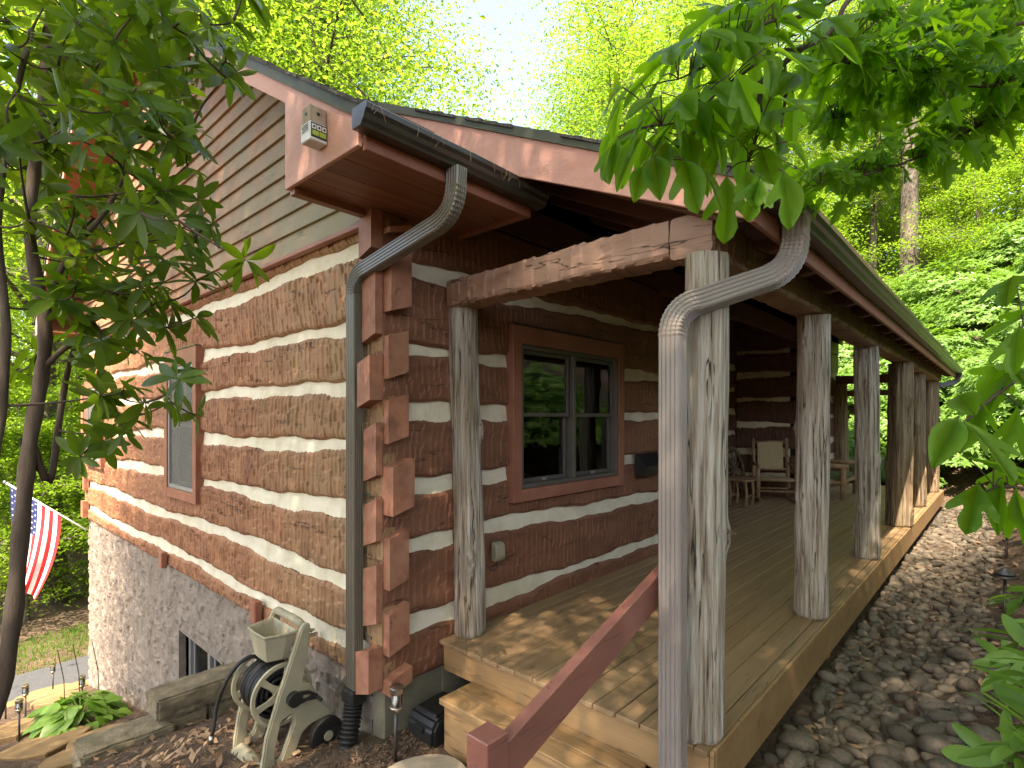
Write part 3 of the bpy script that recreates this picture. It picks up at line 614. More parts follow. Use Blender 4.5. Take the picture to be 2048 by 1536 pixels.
# windows --------------------------------------------------------------
def window(wall, s0, s1, z0, z1, fr, trim_w, top_w, units, mat_f, blind, rail=True, screen=False):
    """s0..z1 = outer edge of frame; units = number of sashes side by side"""
    def B(mb, a, b, n0, n1, c, d):
        if wall[0] == 'x': return mb.box(wall[1] - n1, wall[1] - n0, a, b, c, d)
        return mb.box(a, b, wall[1] - n1, wall[1] - n0, c, d)
    f = fr
    mb = MB(); B(mb, s0, s0 + f, -0.08, 0.035, z0, z1); B(mb, s1 - f, s1, -0.08, 0.035, z0, z1)
    B(mb, s0 + f, s1 - f, -0.08, 0.033, z0, z0 + f); B(mb, s0 + f, s1 - f, -0.08, 0.033, z1 - f, z1)
    for k in range(1, units):
        c = s0 + (s1 - s0) * k / units; B(mb, c - f * .6, c + f * .6, -0.08, 0.034, z0 + f, z1 - f)
    win = mb.build('window', mat_f, cabin, bevel=0.004)
    if trim_w:
        t = trim_w
        B(MB(), s0 - t, s0 - .002, -0.05, 0.048, z0 - t, z1 + top_w).build('trim_board', M['trim'], win, bevel=0.003)
        B(MB(), s1 + .002, s1 + t, -0.05, 0.048, z0 - t, z1 + top_w).build('trim_board', M['trim'], win, bevel=0.003)
        B(MB(), s0, s1, -0.05, 0.046, z1 + .002, z1 + top_w).build('trim_board', M['trim'], win, bevel=0.003)
        B(MB(), s0, s1, -0.05, 0.046, z0 - t, z0 - .002).build('trim_board', M['trim'], win, bevel=0.003)
        B(MB(), s0 - t, s1 + t, -0.02, 0.056, z1 + top_w + .001, z1 + top_w + .012).build('flashing', M['bronze'], win)
    zm = (z0 + z1) / 2
    for k in range(units):
        a = s0 + (s1 - s0) * k / units + f; b = s0 + (s1 - s0) * (k + 1) / units - f
        g = 0.032
        for (c, d, n, nm) in (((zm, z1 - f, 0.0, 'upper_sash'), (z0 + f, zm + .03, -0.035, 'lower_sash')) if rail else ((z0 + f, z1 - f, 0.0, 'sash'),)):
            q = MB(); B(q, a, a + g, n - .03, n, c, d); B(q, b - g, b, n - .03, n, c, d); B(q, a + g, b - g, n - .03, n - .001, c, c + g); B(q, a + g, b - g, n - .03, n - .001, d - g, d)
            q.build(nm, mat_f, win, bevel=0.003)
            B(MB(), a + g, b - g, n - .018, n - .014, c + g, d - g).build('pane', M['glass'], win)
        if rail:
            q = MB(); B(q, (a + b) / 2 - .025, (a + b) / 2 + .025, -.034, -.012, z0 + f + .004, z0 + f + .03); q.build('sash_lift', M['frame_grey'], win, bevel=0.003)
        if blind:
            q = MB(); n = int((z1 - z0 - 2 * f) / 0.035)
            for i in range(n):
                zz = z0 + f + 0.035 * i
                q2 = len(q.v); B(q, a + .01, b - .01, -.095, -.065, zz, zz + .004)
                for vi in range(q2, len(q.v)):
                    x, y, w = q.v[vi]; dn = (x - wall[1]) if wall[0] == 'x' else (y - wall[1]); q.v[vi] = (x, y, w + (dn - 0.08) * 1.15)
            q.build('blind', blind, win)
    if screen: B(MB(), s0 + f, s1 - f, 0.012, 0.014, z0 + f, z1 - f).build('insect_screen', M['screen'], win)
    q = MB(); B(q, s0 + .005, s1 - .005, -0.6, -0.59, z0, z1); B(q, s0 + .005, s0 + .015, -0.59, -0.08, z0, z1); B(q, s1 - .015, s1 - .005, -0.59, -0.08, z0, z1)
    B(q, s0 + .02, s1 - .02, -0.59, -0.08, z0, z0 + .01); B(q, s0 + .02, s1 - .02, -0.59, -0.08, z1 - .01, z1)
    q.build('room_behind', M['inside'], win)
    return win
window(('y', 0.0), 1.25, 2.687, .942, 2.08, 0.035, 0.10, 0.145, 2, M['frame'], M['blind_red'])
window(('x', 0.0), 3.27, 4.10, .73, 2.06, 0.04, 0.10, 0.17, 1, M['frame_grey'], M['blind'], screen=True)
window(('x', 0.0), 7.40, 8.38, .82, 1.98, 0.04, 0.10, 0.13, 1, M['frame_grey'], M['blind'], screen=True)
window(('x', 0.16), 2.71, 3.94, -1.55, -0.86, 0.05, 0, 0, 2, M['frame_grey'], M['blind'], rail=False)

# main roof --------------------------------------------------------------
def slab_poly(ya, yb, top, d0, d1, n=2):
    ys = [ya + (yb - ya) * i / (n - 1) for i in range(n)]
    return [(y, top(y) - d0) for y in ys] + [(y, top(y) - d1) for y in reversed(ys)]
XE = 12.75
roof = MB().prism(slab_poly(-0.60, PK_Y, TM, 0.03, 0.175), 0, -0.53, 0.65).prism(slab_poly(0.0, PK_Y, TM, 0.03, 0.175), 0, 0.651, XE).prism(slab_poly(PK_Y + .001, 9.45, TM, 0.03, 0.175), 0, -0.53, XE).build('roof', M['soffit'], cabin)
def shingle_courses(parent, top, ya, yb, x0, x1, slope, ncut=None):
    L = math.hypot(1, slope); e = 0.14 / L; y = ya; k = 0
    sgn = 1 if yb > ya else -1
    while (y < yb) if sgn > 0 else (y > yb):
        n = 34; xs = np.linspace(x0, x1, n) if k > 12 else np.concatenate([np.linspace(x0, x0 + 2.2, 22), np.linspace(x0 + 2.4, x1, 24)])
        if ncut is not None and y < ncut: xs = np.linspace(x0, 0.66, 16)
        j = NR.uniform(-.012, .012, len(xs)); th = NR.uniform(.006, .016, len(xs))
        mb = MB(); V = []
        for i, x in enumerate(xs):
            xx = x + (NR.uniform(-.015, .008) if i == 0 else 0)
            y0 = y + sgn * j[i]; y1 = y + sgn * e * 1.25
            V += [(xx, y0, top(y0) - .012), (xx, y0, top(y0) + th[i]), (xx, y1, top(y1) - .002), (xx, y1, top(y1) - .012)]
        F = []
        for i in range(len(xs) - 1):
            a = 4 * i; b = a + 4
            F += [(a, b, b + 1, a + 1), (a + 1, b + 1, b + 2, a + 2), (a + 3, a, b, b + 3)[::-1]]
        F += [(0, 1, 2, 3), (4 * len(xs) - 1, 4 * len(xs) - 2, 4 * len(xs) - 3, 4 * len(xs) - 4)]
        mb.add(V, F); mb.build('shingle_course', M['shingle'], parent)
        y += sgn * e; k += 1
shingle_courses(roof, lambda y: TM(y) - 0.012, -0.68, PK_Y, -0.585, XE + .03, 0.62, ncut=0.0)
link('far_slope', grid_mesh('far_slope', np.array([[(x, y, TM(y) - 0.008) for y in (PK_Y, 9.6)] for x in (-.58, XE)]), M['shingle']), roof)
# rake: drip edge, fascia with its boxed return
DRM = slab_poly(-0.66, PK_Y, TM, 0.018, 0.085)
MB().prism(DRM, 0, -0.572, -0.556).build('drip_edge', M['drip'], cabin)
MB().prism(slab_poly(PK_Y + .002, 9.5, TM, 0.018, 0.085), 0, -0.572, -0.556).build('drip_edge', M['drip'], cabin)
YR = 0.13
MB().prism([(-0.612, 2.772), (YR, 2.772), (YR, TM(YR) - .19), (PK_Y, TM(PK_Y) - .19), (PK_Y, TM(PK_Y) - .075), (-0.612, TM(-.612) - .06)], 0, -0.555, -0.531).build('rake_board', M['pink'], cabin, bevel=0.003)
MB().prism([(PK_Y + .002, TM(PK_Y) - .08), (9.4, TM(9.4) - .08), (9.4, 2.90), (8.75, 2.90), (8.75, TM(8.75) - .22), (PK_Y + .002, TM(PK_Y) - .22)], 0, -0.555, -0.531).build('rake_board', M['pink'], cabin, bevel=0.003)
MB().box(-0.53, 0.0, 8.72, 9.38, 2.91, 2.93).build('eave_soffit', M['soffit'], cabin)
# sloped soffit boards of the gable overhang, both sides of the ridge
for k in range(4):
    xa = -0.525 + k * 0.132
    MB().prism(slab_poly(YR, PK_Y, TM, 0.177, 0.192), 0, xa, xa + 0.128).build('overhang_board', M['soffit'], cabin)
n = 26
for k in range(n):
    ya = PK_Y + .01 + k * 0.165; yb = ya + 0.160
    MB().prism([(ya, TM(ya) - .177), (yb, TM(yb) - .177), (yb, TM(yb) - .195), (ya, TM(ya) - .195)], 0, -0.525, 0.0).build('overhang_board', M['trim'], cabin)
# boxed eave over the corner
for k in range(4):
    ya = -0.605 + k * 0.175
    MB().box(-0.528, 0.61, ya, ya + 0.171, 2.778, 2.795).build('soffit_board', M['soffit'], cabin, bevel=0.003)
MB().box(-0.53, 0.655, -0.640, -0.613, 2.752, 2.93).build('eave_fascia', M['trim'], cabin, bevel=0.003)
MB().box(0.612, 0.652, -0.61, 0.0, 2.755, 2.93).build('soffit_end', M['trim'], cabin, bevel=0.003)
MB().box(-0.53, 0.61, 0.065, 0.12, 2.742, 2.776).build('soffit_trim', M['soffit'], cabin)

# gutters ------------------------------------------------------------------
GP = [(0, 0), (0, -.092), (.070, -.092), (.076, -.080), (.092, -.066), (.100, -.045), (.116, -.030), (.118, -.006), (.108, 0.002)]
def gutter(parent, y, z, x0, x1):
    out = [(y - a, z + b) for a, b in GP]; t = 0.003
    inn = [(y - max(t, a - t if a > .03 else a + t), z + max(b, -.089)) for a, b in GP]
    poly = out + inn[::-1]
    mb = MB(); nx = max(2, int((x1 - x0) / 1.0)); m = len(poly)
    for i in range(nx + 1):
        x = x0 + (x1 - x0) * i / nx; sag = 0.004 * math.sin(i * 2.1)
        for (a, b) in poly: mb.v.append((x, a, b + sag))
    for i in range(nx):
        for k in range(m):
            k2 = (k + 1) % m
            mb.f.append((i * m + k, i * m + k2, (i + 1) * m + k2, (i + 1) * m + k)); mb.m.append(0)
    g = mb.build('gutter', M['bronze'], parent)
    for x, w in ((x0, .004), (x1, -.004)):
        MB().prism(out, 0, x - w, x).build('end_cap', M['bronze'] if parent is cabin else M['spout'], g)
    return g
g1 = gutter(cabin, -0.642, 2.905, -0.60, 0.70)

mb = MB()
for k in range(26):
    x = R.uniform(-0.58, 0.66); p = Vector((x, -0.755 + R.uniform(-.01, .01), 2.905)); L_ = R.uniform(.02, .07)
    mb.tube([p, p + Vector((R.uniform(-.02, .02), -.008, -L_ * .5)), p + Vector((R.uniform(-.03, .03), -.004, -L_))], .0013, 4)
tag(mb.build('gutter_litter', M['dry_leaf'], g1), kind='stuff')

def downspout(parent, path, mat, w=0.100, d=0.075, bvec=(1, 0, 0), crimp=()):
    """swept ribbed rectangle; crimp = path index ranges that are elbows"""
    hw, hd = w / 2, d / 2
    prof = []
    nr = 4
    def side(p0, p1, nin):
        p0 = np.array(p0); p1 = np.array(p1); q = []
        L = np.linalg.norm(p1 - p0); t = (p1 - p0) / L; nn = np.array(nin)
        q.append(p0 + t * 0.008)
        for i in range(nr):
            c = L * (i + 1) / (nr + 1)
            q += [p0 + t * (c - .006), p0 + t * (c - .003) + nn * .005, p0 + t * (c + .003) + nn * .005, p0 + t * (c + .006)]
        q.append(p1 - t * 0.008)
        return q
    C = [(-hw, -hd), (hw, -hd), (hw, hd), (-hw, hd)]
    for a, b, nin in ((C[0], C[1], (0, 1)), (C[1], C[2], (-1, 0)), (C[2], C[3], (0, -1)), (C[3], C[0], (1, 0))):
        prof += side(a, b, nin)
    m = len(prof); P = [Vector(p) for p in path]; mb = MB()
    for i, p in enumerate(P):
        t = (P[min(i + 1, len(P) - 1)] - P[max(0, i - 1)]).normalized()
        b = Vector(bvec); b = (b - t * b.dot(t)).normalized(); a = t.cross(b).normalized()
        s = 1.0
        for (c0, c1) in crimp:
            if c0 <= i <= c1: s = 1.03 if (i - c0) % 2 else 0.965
        for q in prof: mb.v.append(tuple(p + a * q[0] * s + b * q[1] * s))
    for i in range(len(P) - 1):
        for k in range(m):
            k2 = (k + 1) % m
            mb.f.append((i * m + k, i * m + k2, (i + 1) * m + k2, (i + 1) * m + k)); mb.m.append(0)
    mb.f.append(tuple(range(m))); mb.m.append(0); mb.f.append(tuple(range((len(P) - 1) * m, len(P) * m))[::-1]); mb.m.append(0)
    return mb.build('downspout', mat, parent)

def spout_path(p0, p1, p2, p3, n=24):
    """straight p0-, elbow near p1, straight, elbow near p2, straight to p3"""
    p0, p1, p2, p3 = map(Vector, (p0, p1, p2, p3))
    def elbow(a, c, b, r):
        a1 = c + (a - c).normalized() * r; b1 = c + (b - c).normalized() * r
        return [(a1 * (1 - t) ** 2 + c * 2 * t * (1 - t) + b1 * t * t) for t in [k / n for k in range(n + 1)]]
    e1 = elbow(p0, p1, p2, 0.15); e2 = elbow(p1, p2, p3, 0.12)
    return [p0] + e1 + e2 + [p3], (1, n + 1), (n + 2, 2 * n + 2)
pa, c1, c2 = spout_path((-0.02, -0.70, 2.815), (-0.02, -0.69, 2.58), (-0.065, 0.215, 2.40), (-0.065, 0.215, -0.22))
ds1 = downspout(cabin, pa, M['spout'], crimp=(c1, c2))
for zz in (2.1, 1.0, 0.1):
    MB().box(-0.008, 0.0, 0.12, 0.31, zz, zz + 0.02).build('strap', M['spout'], ds1)
# drain boot and corrugated pipe
MB().box(-0.125, -0.01, 0.15, 0.28, -0.30, -0.205).build('drain_adapter', M['rubber'], ds1, bevel=0.012)
mb = MB(); pts = []; rad = []
A = Vector((-0.067, 0.215, -0.27)); Bq = Vector((-0.09, 0.205, -0.42)); Cq = Vector((-0.20, 0.13, -0.66))
for k in range(49):
    t = k / 48; pts.append(A * (1 - t) ** 2 + Bq * 2 * t * (1 - t) + Cq * t * t); rad.append(0.060 if k % 3 else 0.047)
mb.tube(pts, rad, 18).build('corrugated_pipe', M['rubber'], ds1)

# ------------------------------------------------------------------ covered porch
porch = thing('covered_porch', 'covered porch with plank deck, cedar log posts, hewn beams and bronze gutter', 'porch', (0.47, -1.0, -0.3))
DX0, DX1 = 0.47, 12.55
# deck boards
by = 0.0; k = 0; bw_ = 0.1375
while by > -1.84:
    y1 = by - 0.003; y0 = max(by - bw_ + 0.003, -1.852)
    joints = [DX0 - 0.025] + sorted([R.uniform(3.3, 5.2), R.uniform(7.4, 9.4)]) + [DX1]
    for a, b in zip(joints[:-1], joints[1:]):
        jz = R.uniform(-0.0015, 0.0015)
        MB().box(a + .0015, b - .0015, y0, y1, -0.028 + jz, jz).build('deck_board', M['deck'], porch, bevel=0.004)
    by -= bw_; k += 1
by = 0.003
while by < 1.14:
    MB().box(3.66, 9.09, by + .003, by + bw_ - .003, -0.028, 0.0).build('deck_board', M['deck'], porch, bevel=0.004)
    by += bw_
MB().box(DX0, DX0 + 0.035, -1.85, -0.02, -0.205, -0.030).build('deck_fascia', M['deck_fascia'], porch, bevel=0.004)
for a, b in ((DX0 + .036, 4.1), (4.103, 8.2), (8.203, DX1)):
    MB().box(a, b, -1.872, -1.853, -0.26, -0.006).build('deck_fascia', M['deck_fascia'], porch, bevel=0.004)
MB().box(DX0, DX0 + .034, -1.872, -1.853, -0.26, -0.006).build('deck_fascia', M['deck_fascia'], porch, bevel=0.004)
for x in (0.62, 2.9, 5.2, 7.5, 9.8, 12.3):
    MB().box(x, x + 0.1, -1.8, -1.7, -1.0, -0.03).build('deck_pier', M['deck_fascia'], porch)
MB().box(DX0 + .04, DX1, -1.80, -0.1, -0.2, -0.1).build('deck_frame', M['rafter'], porch)

# cedar posts
def cedar_post(x, y, z0, z1, r, seed, mat, knots=6, taper=0.02, flute=0.12):
    nh, na = 120, 72
    th = np.linspace(0, 2 * np.pi, na, endpoint=False); zz = np.linspace(0, 1, nh); H = z1 - z0
    T, Z = np.meshgrid(th, zz, indexing='xy')
    rr = np.random.RandomState(seed)
    q = r * (1 + taper * (0.5 - Z))
    p = rr.uniform(0, 6.28, 6)
    q = q * (1 + flute * 0.5 * np.sin(2 * T + p[0] + 0.8 * Z) + flute * 0.45 * np.sin(3 * T + p[1] - 0.7 * Z) + flute * 0.22 * np.sin(5 * T + p[2] + Z))
    q = q + r * 0.10 * (fbm(np.cos(T) * 2 + 5, Z * H * 1.6 + np.sin(T) * 2, seed, 3) - 0.45) * 2
    q = q + r * 0.05 * (fbm(T * 6, Z * H * 1.2, seed + 4, 2) - 0.45) + r * 0.035 * (vn(T * 14, Z * H * 2.0, seed + 8) - 0.5) - r * 0.13 * np.clip((vn(T * 5 + 1, Z * H * 0.5, seed + 19) - 0.80) / 0.2, 0, 1) - r * 0.10 * np.clip(fbm(T * 2.2 + 3, Z * H * 0.8, seed + 11, 2) - 0.55, 0, 1)
    for i in range(knots):
        kz = rr.uniform(0.05, 0.95); ka = rr.uniform(0, 6.28); ks = rr.uniform(0.14, 0.42); kw = rr.uniform(0.18, 0.34)
        d = np.angle(np.exp(1j * (T - ka)))
        g = np.exp(-(d / kw) ** 2 - ((Z - kz) * H / (r * 0.55)) ** 2)
        q = q + r * ks * g - r * ks * 1.1 * np.exp(-(d / (kw * .35)) ** 2 - ((Z - kz) * H / (r * 0.2)) ** 2)
    cx = x + 0.02 * np.sin(zz * 3 + p[3]) - 0.02 * np.sin(p[3]); cy = y + 0.015 * np.sin(zz * 2.4 + p[4]) - 0.015 * np.sin(p[4])
    e = 1 - 0.10 * np.clip(1 - zz * H / 0.02, 0, 1)
    X = cx[:, None] + q * e[:, None] * np.cos(T); Y = cy[:, None] + q * e[:, None] * np.sin(T)
    P = np.stack([X, Y, z0 + Z * H], -1); P = np.concatenate([P, P[:, :1]], 1)
    cap0 = np.repeat(np.array([[[cx[0], cy[0], z0]]]), na + 1, 1); cap1 = np.repeat(np.array([[[cx[-1], cy[-1], z1]]]), na + 1, 1)
    me = grid_mesh('post', np.concatenate([cap0, P, cap1], 0), mat, True); me.set_sharp_from_angle(angle=1.0)
    return link('post', me, porch)
posts = [(0.655, -0.075, 0.105, 1, 'cedar', 4), (0.560, -1.775, 0.100, 2, 'cedar', 8), (2.64, -1.745, 0.112, 3, 'cedar', 7), (4.94, -1.735, 0.118, 4, 'cedar', 10),
         (7.27, -1.725, 0.15, 5, 'cedar_warm', 6), (9.52, -1.725, 0.14, 6, 'cedar_warm', 5), (11.97, -1.715, 0.135, 7, 'cedar_warm', 5), (11.97, -0.14, 0.12, 8, 'cedar_warm', 4)]
for x, y, r, sd, mt, kn in posts:
    cedar_post(x, y, 0.002, 2.262, r, sd * 13 + 5, M[mt], kn, flute=0.10 if mt == 'cedar' else 0.22)

# hewn beams
def hewn_beam(name, a, b, w0, w1, z0, z1, ax, seed, mat, rs=0.015):
    """beam along axis ax (0: X, 1: Y); cross-section w0..w1 x z0..z1 as a closed ring of hewn faces"""
    n = int(abs(b - a) / rs); s = np.linspace(a, b, n); m = 9
    ring = [(w0, z0 + (z1 - z0) * k / m) for k in range(m)] + [(w0 + (w1 - w0) * k / m, z1) for k in range(m)] + [(w1, z1 - (z1 - z0) * k / m) for k in range(m)] + [(w1 - (w1 - w0) * k / m, z0) for k in range(m)]
    ring = np.array(ring); cen = np.array([(w0 + w1) / 2, (z0 + z1) / 2])
    S = np.repeat(s[:, None], len(ring), 1); D = ring - cen; nrm = D / np.abs(D).max(1, keepdims=True)
    K = np.repeat((np.arange(len(ring)) * 0.025)[None], n, 0)
    h = adze(S, K, seed, 0.06, 0.13, 0.75) + 0.014 * (fbm(S * 1.4, K * 4, seed, 3) - 0.45)
    h = h - 0.008 * (np.arange(len(ring)) % m == 0)[None]
    Wv = ring[None, :, 0] + nrm[None, :, 0] * h * 0.8; Zv = ring[None, :, 1] + nrm[None, :, 1] * h * 0.8 + 0.012 * np.sin(S * 1.7 + seed)
    P = np.stack([S, Wv, Zv], -1) if ax == 0 else np.stack([Wv, S, Zv], -1)
    P = np.concatenate([P, P[:, :1]], 1)
    c = P.mean(1, keepdims=True); P = np.concatenate([np.repeat(c[:1], P.shape[1], 1), P, np.repeat(c[-1:], P.shape[1], 1)], 0)
    return link(name, grid_mesh(name, P, mat), porch)
hewn_beam('end_beam', -0.02, -1.64, 0.500, 0.71, 2.262, 2.445, 1, 4, M['beam'])
hewn_beam('eave_beam', 0.505, 12.25, -1.855, -1.645, 2.262, 2.46, 0, 9, M['beam'], rs=0.022)
hewn_beam('end_beam', -0.02, -1.64, 11.87, 12.07, 2.262, 2.445, 1, 6, M['rafter'], rs=0.04)
MB().box(11.9, 12.0, -1.64, -0.2, 1.98, 2.10).build('cross_rail', M['rafter'], porch)
# rafters
xs = [0.465] + [1.05 + 0.61 * k for k in range(20)]
for x in xs:
    poly = [(-2.02, PT(-2.02) - .065), (0.5 if x > 3.6 else -0.0, PT(0.5 if x > 3.6 else 0) - .065), (0.5 if x > 3.6 else 0.0, PT(0.5 if x > 3.6 else 0) - .25), (-1.93, PT(-1.93) - .25), (-2.02, PT(-2.02) - .19)]
    MB().prism(poly, 0, x, x + 0.075).build('rafter', M['rafter'], porch, bevel=0.006)
# roof planks over the rafters
k = 0; y = -2.04
while y < 1.3:
    y1 = min(y + 0.127, 1.35)
    MB().prism([(y, PT(y) - .063), (y1 - .004, PT(y1 - .004) - .063), (y1 - .004, PT(y1 - .004) - .035), (y, PT(y) - .035)], 0, 0.425, XE).build('roof_plank', M['rafter'], porch)
    y = y1
    if y >= 1.34: break
proof = MB().prism(slab_poly(-2.07, 1.42, PT, 0.012, 0.034), 0, 0.42, XE).build('roof', M['shingle'], porch)
shingle_courses(proof, lambda y: PT(y) - 0.012, -2.12, 1.45, 0.385, XE + .03, 0.49)
MB().prism(slab_poly(-2.09, 1.4, PT, 0.004, 0.062), 0, 0.388, 0.403).build('drip_edge', M['drip'], porch)
MB().prism([(-2.055, PB(-2.055)), (-2.03, PB(-2.055) - .004), (0.6, PB(0.6)), (0.6, PT(0.6) - .055), (-2.055, PT(-2.055) - .055)], 0, 0.404, 0.428).build('rake_board', M['pink'], porch, bevel=0.003)
for a, b in ((0.429, 4.6), (4.603, 8.9), (8.903, XE)):
    MB().box(a, b, -2.062, -2.038, 2.325, 2.49).build('eave_fascia', M['trim'], porch, bevel=0.004)
g2 = gutter(porch, -2.064, 2.505, 0.40, XE)
pa, c1, c2 = spout_path((0.80, -2.125, 2.42), (0.80, -2.12, 2.19), (0.335, -1.742, 1.98), (0.335, -1.742, -0.45))
ds2 = downspout(porch, pa, M['spout_sky_tint'], w=0.108, d=0.08, crimp=(c1, c2))
pa, c1, c2 = spout_path((XE - .25, -2.125, 2.42), (XE - .25, -2.12, 2.25), (XE - .5, -1.75, 2.15), (XE - .5, -1.75, -0.3))
downspout(porch, pa, M['bronze'], crimp=(c1, c2))
# ------------------------------------------------------------------ step, handrail, paving, retaining wall
st = thing('porch_step', 'tan plank step in front of the porch deck', 'step', (0.33, -0.92, -0.5))
for k in range(2):
    MB().box(0.185 + k * 0.142, 0.185 + k * 0.142 + 0.139, -1.545, -0.31, -0.228, -0.19).build('tread', M['deck_fascia'], st, bevel=0.005)
MB().box(0.215, 0.245, -1.53, -0.325, -0.62, -0.229).build('riser', M['deck_fascia'], st, bevel=0.003)
for y in (-0.325, -1.53):
    MB().box(0.246, 0.466, min(y, y + 0.03 * (1 if y < -1 else -1)), max(y, y + 0.03 * (1 if y < -1 else -1)), -0.62, -0.229).build('stringer', M['deck_fascia'], st)
hr = thing('handrail', 'reddish brown wooden handrail sloping from square newel up to the corner post', 'handrail', (-0.7, -1.61, -0.5))
MB().box(-0.755, -0.655, -1.66, -1.565, -0.62, 0.49).build('newel_post', M['rail'], hr, bevel=0.004)
v = [(-0.652, -1.655, 0.305), (-0.652, -1.607, 0.305), (-0.652, -1.607, 0.455), (-0.652, -1.655, 0.455), (0.50, -1.655, 0.665), (0.50, -1.607, 0.665), (0.50, -1.607, 0.815), (0.50, -1.655, 0.815)]
MB().add(v, [(0, 1, 2, 3), (7, 6, 5, 4), (0, 4, 5, 1), (1, 5, 6, 2), (2, 6, 7, 3), (3, 7, 4, 0)]).build('rail', M['rail'], hr, bevel=0.005)
# flat round stepping stone at the foot of the step
mb = MB(); mb.lathe([(0.0, -.05), (0.27, -.05), (0.285, -.02), (0.275, 0.0), (0.0, 0.004)], (0, 0, 0), 30)
o = mb.build('stepping_stone', M['paver'], smooth=False); o.location = (-0.13, -0.56, -0.455)
for p in o.data.vertices: p.co.x *= 1 + 0.06 * math.sin(3 * math.atan2(p.co.y, p.co.x))
tag(o, 'round tan stepping stone at the foot of the porch step', 'stepping stone')

def rough_block(x0, x1, y0, y1, z0, z1, seed, cut=5, amp=0.018):
    bm = bmesh.new(); bmesh.ops.create_cube(bm, size=1.0)
    for v in bm.verts: v.co = Vector(((x0 + x1) / 2 + v.co.x * (x1 - x0), (y0 + y1) / 2 + v.co.y * (y1 - y0), (z0 + z1) / 2 + v.co.z * (z1 - z0)))
    bmesh.ops.bevel(bm, geom=bm.edges[:], offset=0.018, segments=2, affect='EDGES')
    bmesh.ops.subdivide_edges(bm, edges=[e for e in bm.edges if e.calc_length() > 0.05], cuts=cut, use_grid_fill=True)
    for v in bm.verts:
        a = np.array([v.co.x * 5 + seed]); b = np.array([v.co.y * 5 + v.co.z * 7 + seed])
        v.co += Vector((float(fbm(a, b, seed)[0]) - .47, float(fbm(a, b, seed + 3)[0]) - .47, (float(fbm(a, b, seed + 6)[0]) - .47) * 0.35)) * amp * 1.6
        a2 = a * 3.1 + v.co.z * 9; b2 = b * 3.3; v.co += Vector((float(vn(a2, b2, seed + 9)[0]) - .5, float(vn(a2, b2, seed + 12)[0]) - .5, (float(vn(a2, b2, seed + 15)[0]) - .5) * .35)) * amp * 0.75
    return bm
def stone_obj(name, mat, parent, *a, **k):
    bm = rough_block(*a, **k); me = bpy.data.meshes.new(name); bm.to_mesh(me); bm.free(); me.materials.append(mat)
    return link(name, me, parent)
rw = thing('retaining_wall', 'stepped brown stone retaining wall with thick cap slabs beside the stucco basement', 'retaining wall', (-0.5, 2.17, -1.8))
stone_obj('cap_stone', M['stone'], rw, -0.68, 0.03, 2.03, 2.34, -0.88, -0.70, 3, cut=15, amp=0.022)
stone_obj('cap_stone', M['stone'], rw, -1.16, -0.56, 1.98, 2.30, -1.08, -0.895, 7, cut=15, amp=0.022)
stone_obj('cap_stone', M['stone'], rw, -1.75, -1.02, 1.96, 2.28, -1.32, -1.12, 9, cut=6, amp=0.022)
sd = 20
for (x0, x1, z0, z1) in ((-0.62, -0.30, -1.1, -.88), (-0.295, 0.02, -1.1, -.88), (-.55, -.2, -1.4, -1.105), (-.195, .02, -1.4, -1.105), (-1.1, -.7, -1.4, -1.08), (-.695, -.56, -1.4, -1.08), (-.9, -.4, -1.75, -1.405), (-.395, .02, -1.75, -1.405), (-1.6, -1.11, -1.7, -1.33)):
    sd += 1; stone_obj('wall_stone', M['stone'], rw, x0, x1, 2.05, 2.27, z0, z1, sd, cut=4)
# yellow flagstones of the lower garden
for i, (x, y, sx, sy) in enumerate(((-0.95, 5.2, .42, .55), (-0.55, 4.55, .32, .4), (-1.05, 6.6, .35, .5), (-0.5, 7.9, .30, .45), (-0.15, 9.0, .4, .4), (-0.75, 9.1, .35, .35), (-.35, 10.1, .45, .35), (-0.85, 4.2, .3, .35))):
    mb = MB(); n = 11; po = []
    for k in range(n):
        a = 2 * math.pi * k / n; q = R.uniform(.8, 1.1); po.append((x + sx * q * math.cos(a), y + sy * q * math.sin(a)))
    zg = gh(x, y); mb.prism(po, 2, zg - 0.06, zg + 0.055)
    o = mb.build('flagstone', M['flag_stone'], bevel=0.012)
    for vv in o.data.vertices: vv.co.z += (vv.co.y - y) * -0.23
    tag(o, 'flat yellow flagstone set in the mulch below the stucco wall', 'flagstone', 'flagstones in the lower garden')

# ------------------------------------------------------------------ hose reel cart
hc = thing('hose_reel_cart', 'taupe plastic hose reel cart holding a coiled black hose beside the downspout', 'hose reel', (-0.4, 0.6, -0.62))
prof = [(-0.330, 0.19), (-0.300, 0.222), (-0.268, 0.205), (-0.295, -0.03), (-0.318, -0.135), (-0.275, -0.165), (-0.235, -0.225), (-0.215, -0.29), (-0.165, -0.345), (-0.125, -0.41), (-0.125, -0.465), (-0.165, -0.43), (-0.215, -0.415), (-0.275, -0.425), (-0.325, -0.455), (-0.385, -0.60), (-0.42, -0.68), (-0.575, -0.68), (-0.570, -0.56), (-0.545, -0.40), (-0.470, -0.18), (-0.395, 0.01)]
hole = [(-0.455, -0.33), (-0.385, -0.31), (-0.375, -0.37), (-0.455, -0.56), (-0.490, -0.57), (-0.495, -0.50)]
for (a, b) in ((0.385, 0.425), (0.79, 0.83)):
    MB().prism(prof, 1, a, b, holes=[hole]).build('side_panel', M['taupe'], hc, bevel=0.008, seg=2)
mb = MB(); mb.tube([(-0.300, 0.425, 0.19), (-0.312, 0.47, 0.215), (-0.325, 0.53, 0.228), (-0.335, 0.61, 0.232), (-0.325, 0.69, 0.228), (-0.312, 0.75, 0.215), (-0.30, 0.79, 0.19)], [.026] * 7, 10).build('handle', M['taupe'], hc, smooth=True)
